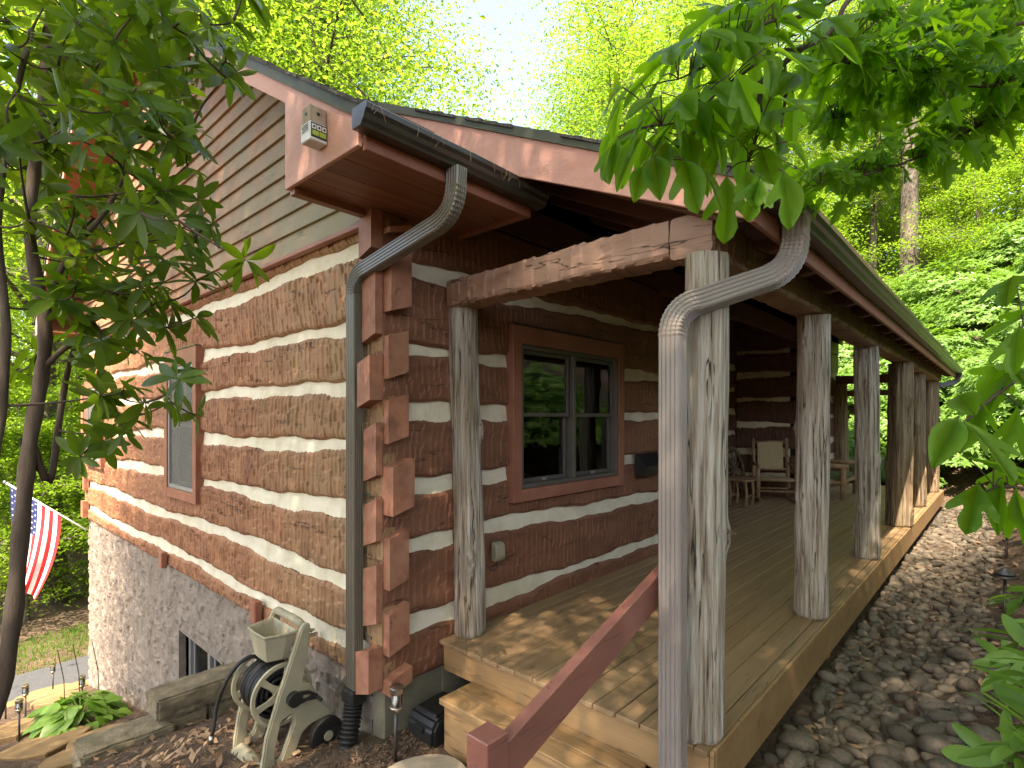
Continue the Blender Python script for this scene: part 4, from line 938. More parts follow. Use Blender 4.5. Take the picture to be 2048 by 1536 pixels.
MB().box(-0.36, -0.31, 0.43, 0.785, 0.03, 0.07).build('brace', M['taupe'], hc, bevel=0.008)
v0 = MB(); v0.prism([(-0.60, -0.66), (-0.50, -0.66), (-0.50, -0.60), (-0.535, -0.575), (-0.60, -0.60)], 1, 0.43, 0.785); v0.build('foot_bar', M['taupe'], hc, bevel=0.008)
# basket
mb = MB(); o_ = [(-0.52, .47), (-0.525, .60), (-0.515, .72), (-0.40, .755), (-0.335, .755), (-0.335, .435), (-0.40, .435)]
cx_, cy_ = -0.43, 0.595
def ring(s, z): return [(cx_ + (x - cx_) * s, cy_ + (y - cy_) * s, z) for x, y in o_]
L_ = [ring(.72, -0.0), ring(.98, .155), ring(1.06, .16), ring(1.06, .175), ring(.97, .175), ring(.90, .158), ring(.66, .012)]
V = [p for l in L_ for p in l]; n = len(o_); F = []
for i in range(len(L_) - 1):
    for k in range(n): F.append((i * n + k, i * n + (k + 1) % n, (i + 1) * n + (k + 1) % n, (i + 1) * n + k))
F += [tuple(range(n))[::-1], tuple(range(6 * n, 7 * n))]
MB().add(V, F).build('basket', M['taupe'], hc, bevel=0.004)
# drum flanges with spokes
DC = (-0.415, -0.205); DR = 0.190
for y in (0.455, 0.745):
    mb = MB(); n = 40
    def circ(r): return [(DC[0] + r * math.cos(2 * math.pi * k / n), DC[1] + r * math.sin(2 * math.pi * k / n)) for k in range(n)]
    mb.prism(circ(DR), 1, y, y + 0.02, holes=[circ(DR - 0.022)[::-1]])
    mb.prism(circ(0.055), 1, y - .006, y + 0.026)
    for k in range(6):
        a = 2 * math.pi * k / 6 + 0.3; c, s = math.cos(a), math.sin(a)
        q = [(0.05, -.024), (0.10, -.016), (DR - .02, -.020), (DR - .02, .020), (0.10, .016), (0.05, .024)]
        mb.prism([(DC[0] + r * c - t * s, DC[1] + r * s + t * c) for r, t in q], 1, y + .002, y + .016)
    mb.build('drum_flange', M['taupe'], hc)
mb = MB(); pts = []
for layer, r in enumerate((0.085, 0.115, 0.145)):
    turns = 10
    for k in range(turns * 18 + 1):
        t = k / (turns * 18); y = 0.49 + 0.245 * (t if layer % 2 == 0 else 1 - t); a = 2 * math.pi * k / 18
        rr = r + 0.004 * math.sin(a * 1.3 + layer)
        pts.append((DC[0] + rr * math.cos(a), y, DC[1] + rr * math.sin(a)))
hs = mb.tube(pts, 0.0125, 7).build('hose', M['rubber'], hc, smooth=True)
mb = MB(); tail = [(-.43, .70, -.06), (-.50, .72, -.02), (-.58, .75, -.07), (-.64, .78, -.18), (-.675, .80, -.30), (-.69, .80, -.40), (-.705, .80, -.48)]
tail = [Vector(p) for p in tail]; fine = []
for i in range(len(tail) - 1):
    for k in range(4):
        t = k / 4; p0, p1, p2, p3 = tail[max(i - 1, 0)], tail[i], tail[i + 1], tail[min(i + 2, len(tail) - 1)]
        fine.append(0.5 * ((2 * p1) + (p2 - p0) * t + (2 * p0 - 5 * p1 + 4 * p2 - p3) * t * t + (3 * p1 - p0 - 3 * p2 + p3) * t ** 3))
mb.tube(fine + [tail[-1]], 0.0125, 8).build('hose', M['rubber'], hc, smooth=True)
MB().tube([(-.703, .80, -.47), (-.710, .80, -.52)], 0.016, 10).build('hose_fitting', M['steel'], hc, smooth=True)
MB().tube([(-.30, .79, -.05), (-.22, .80, -.10), (-.12, .81, -.13), (-.085, .81, -.09), (-.075, .81, -.05)], 0.0125, 8).build('hose', M['rubber'], hc, smooth=True)
# crank
mb = MB(); n = 20; mb.prism([(-0.385 + .045 * math.cos(2 * math.pi * k / n), -0.215 + .045 * math.sin(2 * math.pi * k / n)) for k in range(n)], 1, 0.345, 0.386)
mb.prism([(-.385, -.172), (-.29, -.195), (-.235, -.235), (-.25, -.262), (-.31, -.25), (-.385, -.258)], 1, 0.352, 0.372, holes=[[(-.335, -.205), (-.335, -.235), (-.285, -.235), (-.285, -.215)]])
mb.tube([(-.245, .372, -.245), (-.245, .30, -.25)], 0.012, 10)
mb.build('crank', M['black'], hc, bevel=0.004)
for y in (0.325, 0.835):
    mb = MB(); mb.lathe([(0.0, 0), (0.085, 0), (0.107, .008), (0.110, .02), (0.110, .038), (0.104, .048), (0.080, .05), (0.076, .042), (0.025, .042), (0.025, .052), (0.0, .052)], (0, 0, 0), 28)
    mb.v = [(-0.185 + p[0], y + .052 - p[2], -0.505 + p[1]) for p in mb.v]
    w = mb.build('wheel', M['rubber'], hc, smooth=True, sharp=0.6)
    mb = MB(); mb.lathe([(0.0, 0), (.03, 0), (.03, .006), (0, .006)], (0, 0, 0), 16); mb.v = [(-0.185 + p[0], y - .002 - p[2], -0.505 + p[1]) for p in mb.v]; mb.build('hub_cap', M['taupe'], w)
# tap on the sill log
mb = MB(); mb.tube([(-.0, .815, -.045), (-.055, .815, -.045), (-.075, .815, -.06), (-.075, .815, -.085)], .013, 10); mb.tube([(-.045, .815, -.04), (-.045, .815, -.01)], .006, 8); mb.lathe([(0, -.012), (.026, -.012), (.026, -.004), (0, -.004)], (-.045, .815, 0.0), 12)
tag(mb.build('garden_tap', M['steel'], smooth=True, sharp=.7), 'small brass garden tap on the lowest log above the hose reel', 'tap')

# ------------------------------------------------------------------ lights in the ground
def solar_light(loc, label, group, h=0.45, rx=0.0):
    t = thing('solar_light', label, 'solar light', loc, group)
    MB().tube([(0, 0, -.1), (0, 0, h - .15)], .011, 8).build('stake', M['lamp_brown'], t, local=True, smooth=True)
    MB().lathe([(0, h - .155), (.02, h - .15), (.034, h - .135), (.038, h - .12), (.038, h - .112), (0, h - .112)], seg=18).build('cup', M['steel'], t, local=True, smooth=True)
    MB().lathe([(.033, h - .115), (.033, h - .03), (.030, h - .03), (.030, h - .115)], seg=18).build('glass_tube', M['glass'], t, local=True, smooth=True)
    mb = MB()
    for k in range(4):
        a = math.pi / 2 * k; mb.tube([(.036 * math.cos(a), .036 * math.sin(a), h - .115), (.036 * math.cos(a), .036 * math.sin(a), h - .03)], .002, 5)
    mb.build('cage', M['steel'], t, local=True)
    MB().lathe([(0, h - .032), (.040, h - .032), (.042, h - .02), (.042, h), (.036, h + .004), (0, h + .004)], seg=18).build('cap', M['steel'], t, local=True, smooth=True, sharp=.6)
    t.rotation_euler = (rx, 0, 0)
    return t
solar_light((-0.06, -0.21, -0.5), 'steel and glass solar stake light leaning by the log corner and downspout', None, 0.44, 0.04)
for (x, y) in ((-1.07, 7.7), (-0.92, 7.1), (-0.30, 9.6), (-1.10, 5.9), (-0.42, 6.4)):
    solar_light((x, y, gh(x, y)), 'small solar stake light in the mulch around the hosta', 'solar lights in the lower garden', 0.5)
def path_light(loc, label, h=0.40):
    t = thing('path_light', label, 'path light', loc, 'path lights along the rock bed')
    MB().tube([(0, 0, -.15), (0, 0, h - .02)], .0125, 10).build('stem', M['lamp_brown'], t, local=True, smooth=True)
    MB().lathe([(0.0, h - .012), (.05, h - .022), (.088, h - .03), (.09, h - .024), (.06, h - .012), (.0, h - .002)], seg=28).build('lower_shade', M['lamp_brown'], t, local=True, smooth=True)
    MB().lathe([(0.012, h - .004), (.066, h - .006), (.068, h), (.045, h + .016), (.018, h + .036), (.0, h + .050)], seg=28).build('hat', M['lamp_brown'], t, local=True, smooth=True, sharp=.7)
    return t
for (x, y, lb, h) in ((2.16, -2.80, 'bronze tiered path light between river rocks and glossy rhododendron leaves', .30), (3.88, -2.835, 'bronze tiered path light at the mulch edge, second along the rock bed', .42), (6.6, -2.845, 'bronze tiered path light on the mulch slope, third along the rock bed', .36), (8.9, -2.77, 'bronze tiered path light by the far end of the rock bed', .40)):
    path_light((x, y, gh(x, y)), lb, h)

# ------------------------------------------------------------------ small fittings
# carpenter-bee trap on the rake board
bt = thing('bee_trap', 'small carpenter bee trap with printed label on the pink fascia', 'bee trap', (-0.60, -0.29, 2.86))
X0, X1, Y0, Y1 = -0.650, -0.558, -0.338, -0.246
mb = MB(); mb.box(X0 + .004, X1, Y0 + .004, Y1 - .004, 2.955, 3.035); mb.build('wood_block', M['raw_wood'], bt, bevel=0.003)
MB().box(X0, X1, Y0, Y1, 2.862, 2.954).build('catch_box', M['white'], bt, bevel=0.004)
for (y_, x_, ax) in (((Y0 + Y1) / 2, X0 + .002, 0), (Y0 + .002, (X0 + X1) / 2, 1)):
    c = (x_, y_, 2.995) if ax == 0 else (y_, x_, 2.995)
    mb = MB(); mb.lathe([(0, 0), (.008, 0), (.008, .003), (0, .003)], (0, 0, 0), 14)
    mb.v = [(X0 + .004 - p[2], (Y0 + Y1) / 2 + p[0], 2.998 + p[1]) if ax == 0 else ((X0 + X1) / 2 + p[0], Y0 + .004 - p[2], 2.998 + p[1]) for p in mb.v]
    mb.build('entry_hole', M['black'], bt)
lab = MB().box(X0 + .006, X1 - .004, Y0 - .002, Y0 - .0005, 2.876, 2.948).build('label', M['label_dark'], bt)
for k in range(3):
    MB().box(X0 + .010 + k * .027, X0 + .032 + k * .027, Y0 - .0035, Y0 - .0022, 2.916, 2.940).build('picture', M['white'], lab)
    mb = MB(); c = X0 + .021 + k * .027
    mb.prism([(c - .006, 2.922), (c + .006, 2.923), (c + .004, 2.931), (c, 2.935), (c - .005, 2.930)], 1, Y0 - .0048, Y0 - .0036); mb.build('bee_mark', M['black'], lab)
for k in range(2):
    MB().box(X0 + .012 + k * .038, X0 + .046 + k * .038, Y0 - .0035, Y0 - .0022, 2.886, 2.910).build('print_block', M['label_green'], lab)
lab2 = MB().box(X0 - .002, X0 - .0005, Y0 + .006, Y1 - .006, 2.905, 2.945).build('label', M['white'], bt)
for k in range(4):
    MB().box(X0 - .0035, X0 - .0022, Y0 + .012, Y1 - .018 - .006 * (k % 2), 2.910 + k * .009, 2.914 + k * .009).build('print_line', M['label_dark'], lab2)
MB().box(X0 - .0035, X0 - .0022, Y1 - .018, Y1 - .008, 2.930, 2.944).build('print_block', M['label_yellow'], lab2)
# mailbox
mbx = thing('mailbox', 'black wall mailbox with sloping lid on the porch log wall', 'mailbox', (3.3, -0.06, 0.9))
MB().prism([(0.0, .90), (-.11, .90), (-.135, 1.00), (-.02, 1.12), (0.0, 1.12)], 0, 3.06, 3.52).build('body', M['black'], mbx, bevel=0.006)
MB().prism([(-.015, 1.128), (-.145, 1.003), (-.145, .975), (-.138, .975), (-.138, 1.0), (-.012, 1.121)], 0, 3.05, 3.53).build('lid', M['black'], mbx)
# weatherproof outlet
oc = thing('outlet_box', 'beige weatherproof outlet cover with dangling cord low on the porch wall', 'outlet', (0.98, -0.04, 0.44))
MB().prism([(-.012, .435), (-.055, .435), (-.075, .47), (-.070, .555), (-.045, .575), (-.012, .575)], 0, 0.935, 1.035).build('cover', M['taupe'], oc, bevel=0.008)
MB().tube([(.96, -.05, .44), (.95, -.06, .40), (.93, -.055, .375), (.905, -.04, .39), (.89, -.02, .42)], .004, 6).build('cord', M['black'], oc)
# bait station tucked beside the step
bs = thing('bait_station', 'black plastic box lying on the soil between foundation and step', 'bait station', (0.36, -0.16, -0.5))
MB().prism([(0.16, -.52), (0.16, -.40), (0.20, -.345), (0.44, -.335), (0.45, -.52)], 1, -0.285, -0.03).build('body', M['black'], bs, bevel=0.018, seg=2)
MB().prism([(0.205, -.342), (0.435, -.333), (0.43, -.318), (0.215, -.327)], 1, -0.25, -0.065).build('lid', M['black'], bs, bevel=0.006)
MB().box(0.145, 0.16, -0.20, -0.11, -.44, -.40).build('latch', M['black'], bs, bevel=0.004)
# flag
ft = thing('flag', 'stars and stripes flag hanging from a white pole at the far cabin corner', 'flag', (0.02, 8.8, -0.4))
p0 = Vector((0.02, 8.72, -0.40)); p1 = Vector((-0.92, 9.6, 0.42)); dv = (p1 - p0)
MB().tube([p0, p1], .014, 8).build('pole', M['white'], ft, smooth=True)
MB().lathe([(0, -.03), (.025, -.02), (.03, 0), (.02, .025), (0, .03)], tuple(p1), 10).build('finial', M['steel'], ft, smooth=True)
nu, nv = 26, 30; HO, FL = 0.95, 1.45
P = np.zeros((nu + 1, nv + 1, 3))
for i in range(nu + 1):
    u = i / nu
    top = p1 - dv.normalized() * (0.10 + HO * u) - Vector((0, 0, 0.014))
    for j in range(nv + 1):
        w = j / nv
        side = -0.42 * u * w * w
        fold = 0.05 * w * math.sin(u * 15 + w * 2) + 0.03 * w * math.sin(u * 7 + 1)
        P[i, j] = (top.x + side * 0.75 + fold * 0.5, top.y - side * 0.35 + fold, top.z - FL * w * (0.94 + 0.02 * math.sin(u * 9)) - 0.10 * w * (1 - u) * 2)
def flagpart(name, mat, pick):
    mb = MB(); idx = {}
    for i in range(nu):
        for j in range(nv):
            if pick(i, j):
                q = []
                for a, b in ((i, j), (i + 1, j), (i + 1, j + 1), (i, j + 1)):
                    if (a, b) not in idx: idx[(a, b)] = len(mb.v); mb.v.append(tuple(P[a, b]))
                    q.append(idx[(a, b)])
                mb.f.append(tuple(q)); mb.m.append(0)
    return mb.build(name, mat, ft, smooth=True)
canton = lambda i, j: i < 14 and j < 12
flagpart('red_stripes', M['red'], lambda i, j: (i // 2) % 2 == 0 and not canton(i, j))
flagpart('white_stripes', M['flag_white'], lambda i, j: (i // 2) % 2 == 1 and not canton(i, j))
ca = flagpart('canton', M['navy'], canton)
mb = MB()
for r_ in range(9):
    for c_ in range(6 - r_ % 2):
        a = 1.0 + r_ * 1.5; b = 1.0 + (c_ + 0.5 * (r_ % 2)) * 2.0
        i, j = int(a), int(b); fa, fb = a - i, b - j
        p = P[i, j] * (1 - fa) * (1 - fb) + P[i + 1, j] * fa * (1 - fb) + P[i, j + 1] * (1 - fa) * fb + P[i + 1, j + 1] * fa * fb
        eu = Vector(P[i + 1, j] - P[i, j]).normalized(); ev = Vector(P[i, j + 1] - P[i, j]).normalized(); nn = eu.cross(ev).normalized()
        for sg in (1, -1):
            vs = []
            for k in range(10):
                rr = .020 if k % 2 == 0 else .008; an = 2 * math.pi * k / 10
                vs.append(tuple(Vector(p) + nn * .006 * sg + eu * rr * math.cos(an) + ev * rr * math.sin(an)))
            mb.add(vs, [tuple(range(10))])
mb.build('stars', M['flag_white'], ca)

# ------------------------------------------------------------------ porch furniture
def rocking_chair(loc, rz, label):
    t = thing('rocking_chair', label, 'rocking chair', loc, None, rz)
    K = dict(local=True, smooth=True)
    for s in (-1, 1):
        MB().tube([(s * .30, .22, .10), (s * .29, .26, .50), (s * .285, .36, 1.12)], [.034, .034, .028], 10).build('back_post', M['hickory'], t, **K)
        MB().tube([(s * .31, -.26, .08), (s * .31, -.26, .68)], [.036, .030], 10).build('front_post', M['hickory'], t, **K)
        MB().tube([(s * .31, -.30, .64), (s * .305, .29, .66)], .027, 10).build('arm', M['hickory'], t, **K)
        MB().tube([(s * .31, -.22, .20), (s * .30, .22, .20)], .018, 8).build('side_rung', M['hickory'], t, **K)
        MB().tube([(s * .31, -.24, .40), (s * .295, .24, .38)], .024, 8).build('seat_rail', M['hickory'], t, **K)
        MB().tube([(s * .31, -.50 + k * .12, .018 + .00 + .10 * ((k - 4.2) / 5.2) ** 2) for k in range(11)], .020, 8).build('rocker', M['hickory'], t, **K)
    for (y, z, r) in ((-.26, .40, .026), (-.26, .20, .020), (.22, .20, .018), (.355, 1.05, .026), (.275, .55, .024), (.24, .38, .022)):
        MB().tube([(-.31, y, z), (.31, y, z)], r, 10).build('cross_rail', M['hickory'], t, **K)
    MB().add([(-.22, .265, .55), (.22, .265, .55), (.22, .335, 1.07), (-.22, .335, 1.07), (-.22, .29, .55), (.22, .29, .55), (.22, .375, 1.07), (-.22, .375, 1.07)],
             [(0, 1, 2, 3), (7, 6, 5, 4), (0, 4, 5, 1), (1, 5, 6, 2), (2, 6, 7, 3), (3, 7, 4, 0)]).build('woven_back', M['woven'], t, local=True, bevel=.008)
    MB().box(-.28, .28, -.28, .24, .385, .425).build('woven_seat', M['woven'], t, local=True, bevel=.01)
    return t
rocking_chair((8.55, 0.28, 0.0), math.radians(-62), 'hickory log rocking chair with woven back in front of the wagon wheel')
rocking_chair((4.72, 0.18, 0.0), math.radians(-20), 'hickory log rocking chair half hidden behind the corner post and downspout')
ww = thing('wagon_wheel', 'old wooden wagon wheel leaning on the log wall behind the rocking chair', 'wagon wheel', (8.55, 1.03, 0.0))
WC = Vector((8.55, 0.98, 0.48)); e1 = Vector((1, 0, 0)); e2 = Vector((0, 0.16, 0.987))
mb = MB(); mb.tube([WC + (e1 * math.cos(a) + e2 * math.sin(a)) * 0.46 for a in [2 * math.pi * k / 36 for k in range(37)]], .028, 8, cap=False); mb.build('rim', M['cedar_warm'], ww, smooth=True)
for k in range(12):
    a = 2 * math.pi * k / 12; d = e1 * math.cos(a) + e2 * math.sin(a)
    MB().tube([WC + d * .06, WC + d * .45], [.018, .014], 8).build('spoke', M['cedar_warm'], ww, smooth=True)
MB().tube([WC - Vector((0, .09, 0)), WC + Vector((0, .05, 0))], .07, 14).build('hub', M['cedar_warm'], ww, smooth=True, sharp=.7)
tb = thing('side_table', 'small twig side table with slab top beside the rocking chair', 'side table', (7.6, 0.52, 0))
mb = MB(); mb.prism([(7.30, .33), (7.55, .26), (7.86, .34), (7.90, .62), (7.66, .80), (7.36, .72)], 2, .44, .475); mb.build('top', M['hickory'], tb, bevel=.006)
for (x, y) in ((7.40, .38), (7.78, .40), (7.78, .66), (7.44, .66)):
    MB().tube([(x, y, 0), (x + .02, y - .01, .22), (x - .01, y, .44)], [.026, .02, .024], 8).build('leg', M['hickory'], tb, smooth=True)
for a, b in (((7.40, .38), (7.78, .40)), ((7.44, .66), (7.78, .66))): MB().tube([(*a, .16), (*b, .18)], .014, 8).build('stretcher', M['hickory'], tb, smooth=True)
bn = thing('log_bench', 'log bench with green cushion at the far end of the porch', 'bench', (10.1, -0.35, 0))
for x in (9.55, 10.65):
    for y in (-.62, -.12): MB().tube([(x, y, 0), (x, y, .60 if y < -.3 else .95)], .05, 10).build('leg', M['hickory'], bn, smooth=True)
    MB().tube([(x, -.70, .60), (x, -.08, .62)], .045, 10).build('arm', M['hickory'], bn, smooth=True)
    MB().tube([(x, -.62, .30), (x, -.12, .30)], .035, 10).build('rail', M['hickory'], bn, smooth=True)
for y in (-.62, -.12): MB().tube([(9.55, y, .32), (10.65, y, .32)], .04, 10).build('rail', M['hickory'], bn, smooth=True)
MB().box(9.58, 10.62, -.60, -.15, .345, .43).build('cushion', M['cushion'], bn, bevel=.03, seg=2)
MB().tube([(9.55, -.10, .90), (10.65, -.10, .90)], .045, 10).build('top_rail', M['hickory'], bn, smooth=True)
ln = thing('porch_lantern', 'dark hanging lantern under the far porch beam', 'lantern', (11.6, -0.75, 2.0))
MB().tube([(11.6, -.75, 2.65), (11.6, -.75, 2.22)], .006, 6).build('chain', M['black'], ln)
MB().lathe([(0, .24), (.03, .23), (.11, .17), (.12, .16), (.0, .16)], (11.6, -.75, 2.0), 12).build('hood', M['black'], ln)
MB().lathe([(.075, .16), (.06, .02), (.056, .02), (.07, .16)], (11.6, -.75, 2.0), 12).build('glass_shade', M['glass'], ln)
MB().lathe([(0, 0), (.07, 0), (.07, .02), (0, .02)], (11.6, -.75, 2.0), 12).build('base', M['black'], ln)
# ------------------------------------------------------------------ river-rock bed
cbx = np.arange(0.3, 13.6, 0.12); cby = np.arange(-3.0, -1.2, 0.1)
CX, CY = np.meshgrid(cbx, cby, indexing='ij')
creek = link('rock_bed', grid_mesh('rock_bed', np.stack([CX, CY, gz(CX, CY) + 0.006], -1), M['ground'], True)); tag(creek, kind='structure')
rock_me = []
for k in range(12):
    bm = bmesh.new(); bmesh.ops.create_icosphere(bm, subdivisions=2, radius=1.0)
    r = np.random.RandomState(k + 50); ax = r.uniform(0.8, 1.25, 3) * np.array([1.0, 0.76, 0.52])
    ph = r.uniform(0, 6, 6)
    for v in bm.verts:
        c = v.co.copy(); f = 1 + 0.10 * math.sin(c.x * 2.3 + ph[0]) + 0.10 * math.sin(c.y * 2.7 + ph[1]) + 0.08 * math.sin(c.z * 3 + c.x * 2 + ph[2])
        v.co = Vector((c.x * ax[0], c.y * ax[1], c.z * ax[2])) * f
    me = bpy.data.meshes.new('river_rock'); bm.to_mesh(me); bm.free(); me.materials.append(M['rock'])
    me.polygons.foreach_set("use_smooth", [True] * len(me.polygons)); rock_me.append(me)
rocks = []
x = 0.42
for k in range(2600):
    rx_ = 0.40 + 13.0 * R.random() ** 1.25; ry_ = R.uniform(-2.86, -1.87)
    edge = -2.74 + 0.14 * math.sin(rx_ * 1.7) + 0.08 * math.sin(rx_ * 4.1) - (0.12 if rx_ < 2 else 0)
    if ry_ < edge and R.random() < 0.85: continue
    sz = R.choice([.028, .034, .04, .05, .06, .075]) * R.uniform(.85, 1.2) * (1.5 if rx_ < 2.0 else 1.25 if rx_ < 4 else 1.0)
    ok = True
    for q in rocks[-900:]:
        if abs(q[0] - rx_) < (q[3] + sz) * .92 and abs(q[1] - ry_) < (q[3] + sz) * .72: ok = False; break
    if ok: rocks.append((rx_, ry_, 0.0, sz))
for k in range(2000):          # second layer filling gaps
    rx_ = 0.40 + 12.8 * R.random() ** 1.2; ry_ = R.uniform(-2.72, -1.87)
    sz = R.uniform(.03, .065); rocks.append((rx_, ry_, -0.014, sz))
zr = gz(np.array([q[0] for q in rocks]), np.array([q[1] for q in rocks])); rocks = [(q[0], q[1], q[2] + float(z_), q[3]) for q, z_ in zip(rocks, zr)]
rocks.sort(key=lambda q: -q[3] / (q[0] + 1.9))
def rock_mat(q):
    x, y, z, s = q
    return Matrix.Translation((x, y, z + s * .28)) @ Matrix.Rotation(R.uniform(0, 6.28), 4, 'Z') @ Matrix.Rotation(R.uniform(-.45, .45), 4, 'X') @ Matrix.Rotation(R.uniform(-.35, .35), 4, 'Y') @ Matrix.Scale(s, 4)
for q in rocks[:300]:
    o = link('river_rock', R.choice(rock_me), creek); o.matrix_world = rock_mat(q)
VV = []; FF = []; off = 0
base_np = []
for me in rock_me:
    v = np.zeros(len(me.vertices) * 3, np.float32); me.vertices.foreach_get('co', v)
    f = np.zeros(len(me.polygons) * 3, np.int32); me.polygons.foreach_get('vertices', f); base_np.append((v.reshape(-1, 3), f.reshape(-1, 3)))
for q in rocks[300:]:
    v, f = R.choice(base_np); Mx = np.array(rock_mat(q)); VV.append(v @ Mx[:3, :3].T + Mx[:3, 3]); FF.append(f + off); off += len(v)
M['rock_far'] = M['rock'].copy()
nt_ = M['rock_far'].node_tree
for n_ in list(nt_.nodes):      # vary each stone of the joined heap by island
    if n_.bl_idname == 'ShaderNodeObjectInfo':
        g_ = nt_.nodes.new('ShaderNodeNewGeometry'); to = n_.outputs['Random'].links[0].to_socket; nt_.links.new(g_.outputs['Random Per Island'], to)
o = link('small_river_rocks', np_mesh('small_river_rocks', np.concatenate(VV), np.concatenate(FF), M['rock_far'], True), creek); tag(o, kind='stuff')

# mulch chips and leaf litter
def scatter(name, n, area, mat, smin, smax, asp, lift=0.008, curl=0.3, label=None, cat=None):
    V = np.zeros((n, 4, 3)); xy = []
    for k in range(n):
        (x0, x1, y0, y1, w) = area[R.randrange(len(area))]
        xy.append((R.uniform(x0, x1), R.uniform(y0, y1)))
    zs = gz(np.array(xy)[:, 0], np.array(xy)[:, 1])
    for k, (x, y) in enumerate(xy):
        s = R.uniform(smin, smax); a = R.uniform(0, 6.28)
        d = Vector((math.cos(a), math.sin(a), R.uniform(-curl, curl))); e = Vector((-math.sin(a), math.cos(a), R.uniform(-curl, curl))) * asp
        c = Vector((x, y, float(zs[k]) + lift + s * .15 * R.random()))
        V[k] = [c - d * s, c - e * s * R.uniform(.6, 1), c + d * s, c + e * s * R.uniform(.6, 1)]
    F = np.arange(4 * n).reshape(n, 4)
    o = link(name, np_mesh(name, V, F, mat)); tag(o, label, cat, kind='stuff'); return o
scatter('mulch_chips', 9000, [(-1.6, 0.0, -.2, 2.0, 1), (-.5, .18, -.7, 0.0, 1), (-1.3, 0.0, 2.4, 8.5, 1), (-1.1, .05, .2, 1.6, 1), (2, 12, -3.05, -2.6, 1), (.6, 5, -3.2, -2.65, 1)], M['chip'], .008, .026, .28, .006, .5, 'brown shredded bark mulch lying on the soil', 'mulch')
scatter('leaf_litter', 600, [(-1.2, 0.0, .3, 2.0, 1), (-1.0, -.3, .8, 1.6, 1), (.4, 8, -2.8, -1.9, 1), (.5, 4, -2.05, -1.88, 1), (1, 12, -3.2, -2.6, 1), (4, 14, -3.2, -1.9, 1)], M['dry_leaf'], .018, .045, .55, .03, .6, 'dry tan fallen leaves scattered over soil and rocks', 'leaf litter')
# roadside grass
n = 9000; V = np.zeros((n, 3, 3))
xg = NR.uniform(-3, 6, n); yg = NR.uniform(13.2, 15.6, n) + xg * .1; zg_ = gz(xg, yg)
for k in range(n):
    x, y, z = float(xg[k]), float(yg[k]), float(zg_[k]); h = R.uniform(.05, .16); a = R.uniform(0, 6.28)
    V[k] = [(x, y, z - .02), (x + .02 * math.cos(a), y + .02 * math.sin(a), z - .02), (x + R.uniform(-.06, .06), y + R.uniform(-.06, .06), z + h)]
o = link('roadside_grass', np_mesh('roadside_grass', V, np.arange(3 * n).reshape(n, 3), M['grass'])); tag(o, 'short green grass along the far road edge', 'grass', kind='stuff')

# ------------------------------------------------------------------ leaves
def blade(name, outline, mat, droop=0.15, fold=0.12, scale=1.0):
    """outline: right half as (t along 0..1, half width); built as strips left/right of the midrib"""
    V = []; F = []
    for t, w in outline:
        z = -droop * t * t
        V += [(0, t, z - 0.0), (w, t, z + abs(w) * fold), (-w, t, z + abs(w) * fold)]
    for i in range(len(outline) - 1):
        a = 3 * i; b = a + 3
        F += [(a, a + 1, b + 1, b), (a, b, b + 2, a + 2)]
    V = [(x * scale, y * scale, z * scale) for x, y, z in V]
    me = bpy.data.meshes.new(name); me.from_pydata(V, [], F); me.materials.append(mat)
    me.polygons.foreach_set("use_smooth", [True] * len(me.polygons)); me.update(); return me
def poly_leaf(name, right, mat, droop=0.2, fold=0.1, scale=1.0, left=None):
    """lobed leaf: right-half outline points (x,y) from base to tip; triangulated against the midrib"""
    V = []; F = []
    ys = [0.0, .2, .4, .6, .8, 1.0]
    mid = list(range(len(ys)))
    V = [(0, y) for y in ys]
    for side, out in ((1, right), (-1, left or right)):
        pts = [(0, 0)] + [(side * x, y) for x, y in out] + [(0, 1.0)]
        inner = [(0, y) for y in reversed(ys[1:-1])]
        loop = pts + inner
        tri = tessellate_polygon([[Vector((p[0], p[1], 0)) for p in loop]])
        b = len(V); V += loop; F += [tuple(b + i for i in t) for t in tri]
    V3 = [(x * scale, y * scale, (-droop * y * y + fold * abs(x) - 0.25 * fold * abs(x) * math.sin(7 * y + x * 9)) * scale) for x, y in V]
    me = bpy.data.meshes.new(name); me.from_pydata(V3, [], F); me.materials.append(mat)
    bm = bmesh.new(); bm.from_mesh(me); bmesh.ops.remove_doubles(bm, verts=bm.verts, dist=1e-5); bm.to_mesh(me); bm.free()
    me.polygons.foreach_set("use_smooth", [True] * len(me.polygons)); me.update(); return me
RH = [(0, .015), (.05, .015), (.12, .05), (.25, .105), (.42, .142), (.60, .150), (.78, .124), (.92, .066), (1.0, 0.0)]
RHODO = [blade('leaf', RH, M['leaf_rhodo'], d, f, s) for d, f, s in ((.10, .25, .135), (.25, .2, .125), (-.05, .3, .12), (.35, .15, .14))]
SHRUB = [blade('leaf', RH, M['leaf_shrub'], d, f, s) for d, f, s in ((.10, .25, .17), (.25, .2, .16), (.02, .3, .15))]
S3 = [(.02, .06), (.10, .16), (.20, .30), (.30, .44), (.42, .60), (.44, .70), (.38, .72), (.27, .64), (.17, .56), (.14, .58), (.17, .68), (.20, .80), (.14, .92)]
S1 = [(.02, .05), (.14, .15), (.25, .30), (.30, .46), (.27, .62), (.19, .78), (.09, .92)]
S3 = [(x * .86, y) for x, y in S3]; S1 = [(x * .8, y) for x, y in S1]
SASS = [poly_leaf('leaf', S3, M['leaf_sass'], .25, .2, .17), poly_leaf('leaf', S3, M['leaf_sass'], .15, .3, .165), poly_leaf('leaf', S3, M['leaf_sass'], .1, .35, .14), poly_leaf('leaf', S1, M['leaf_sass'], .3, .2, .14), poly_leaf('leaf', S1, M['leaf_sass'], .1, .3, .15), poly_leaf('leaf', S3, M['leaf_sass'], .2, .25, .15, left=S1)]
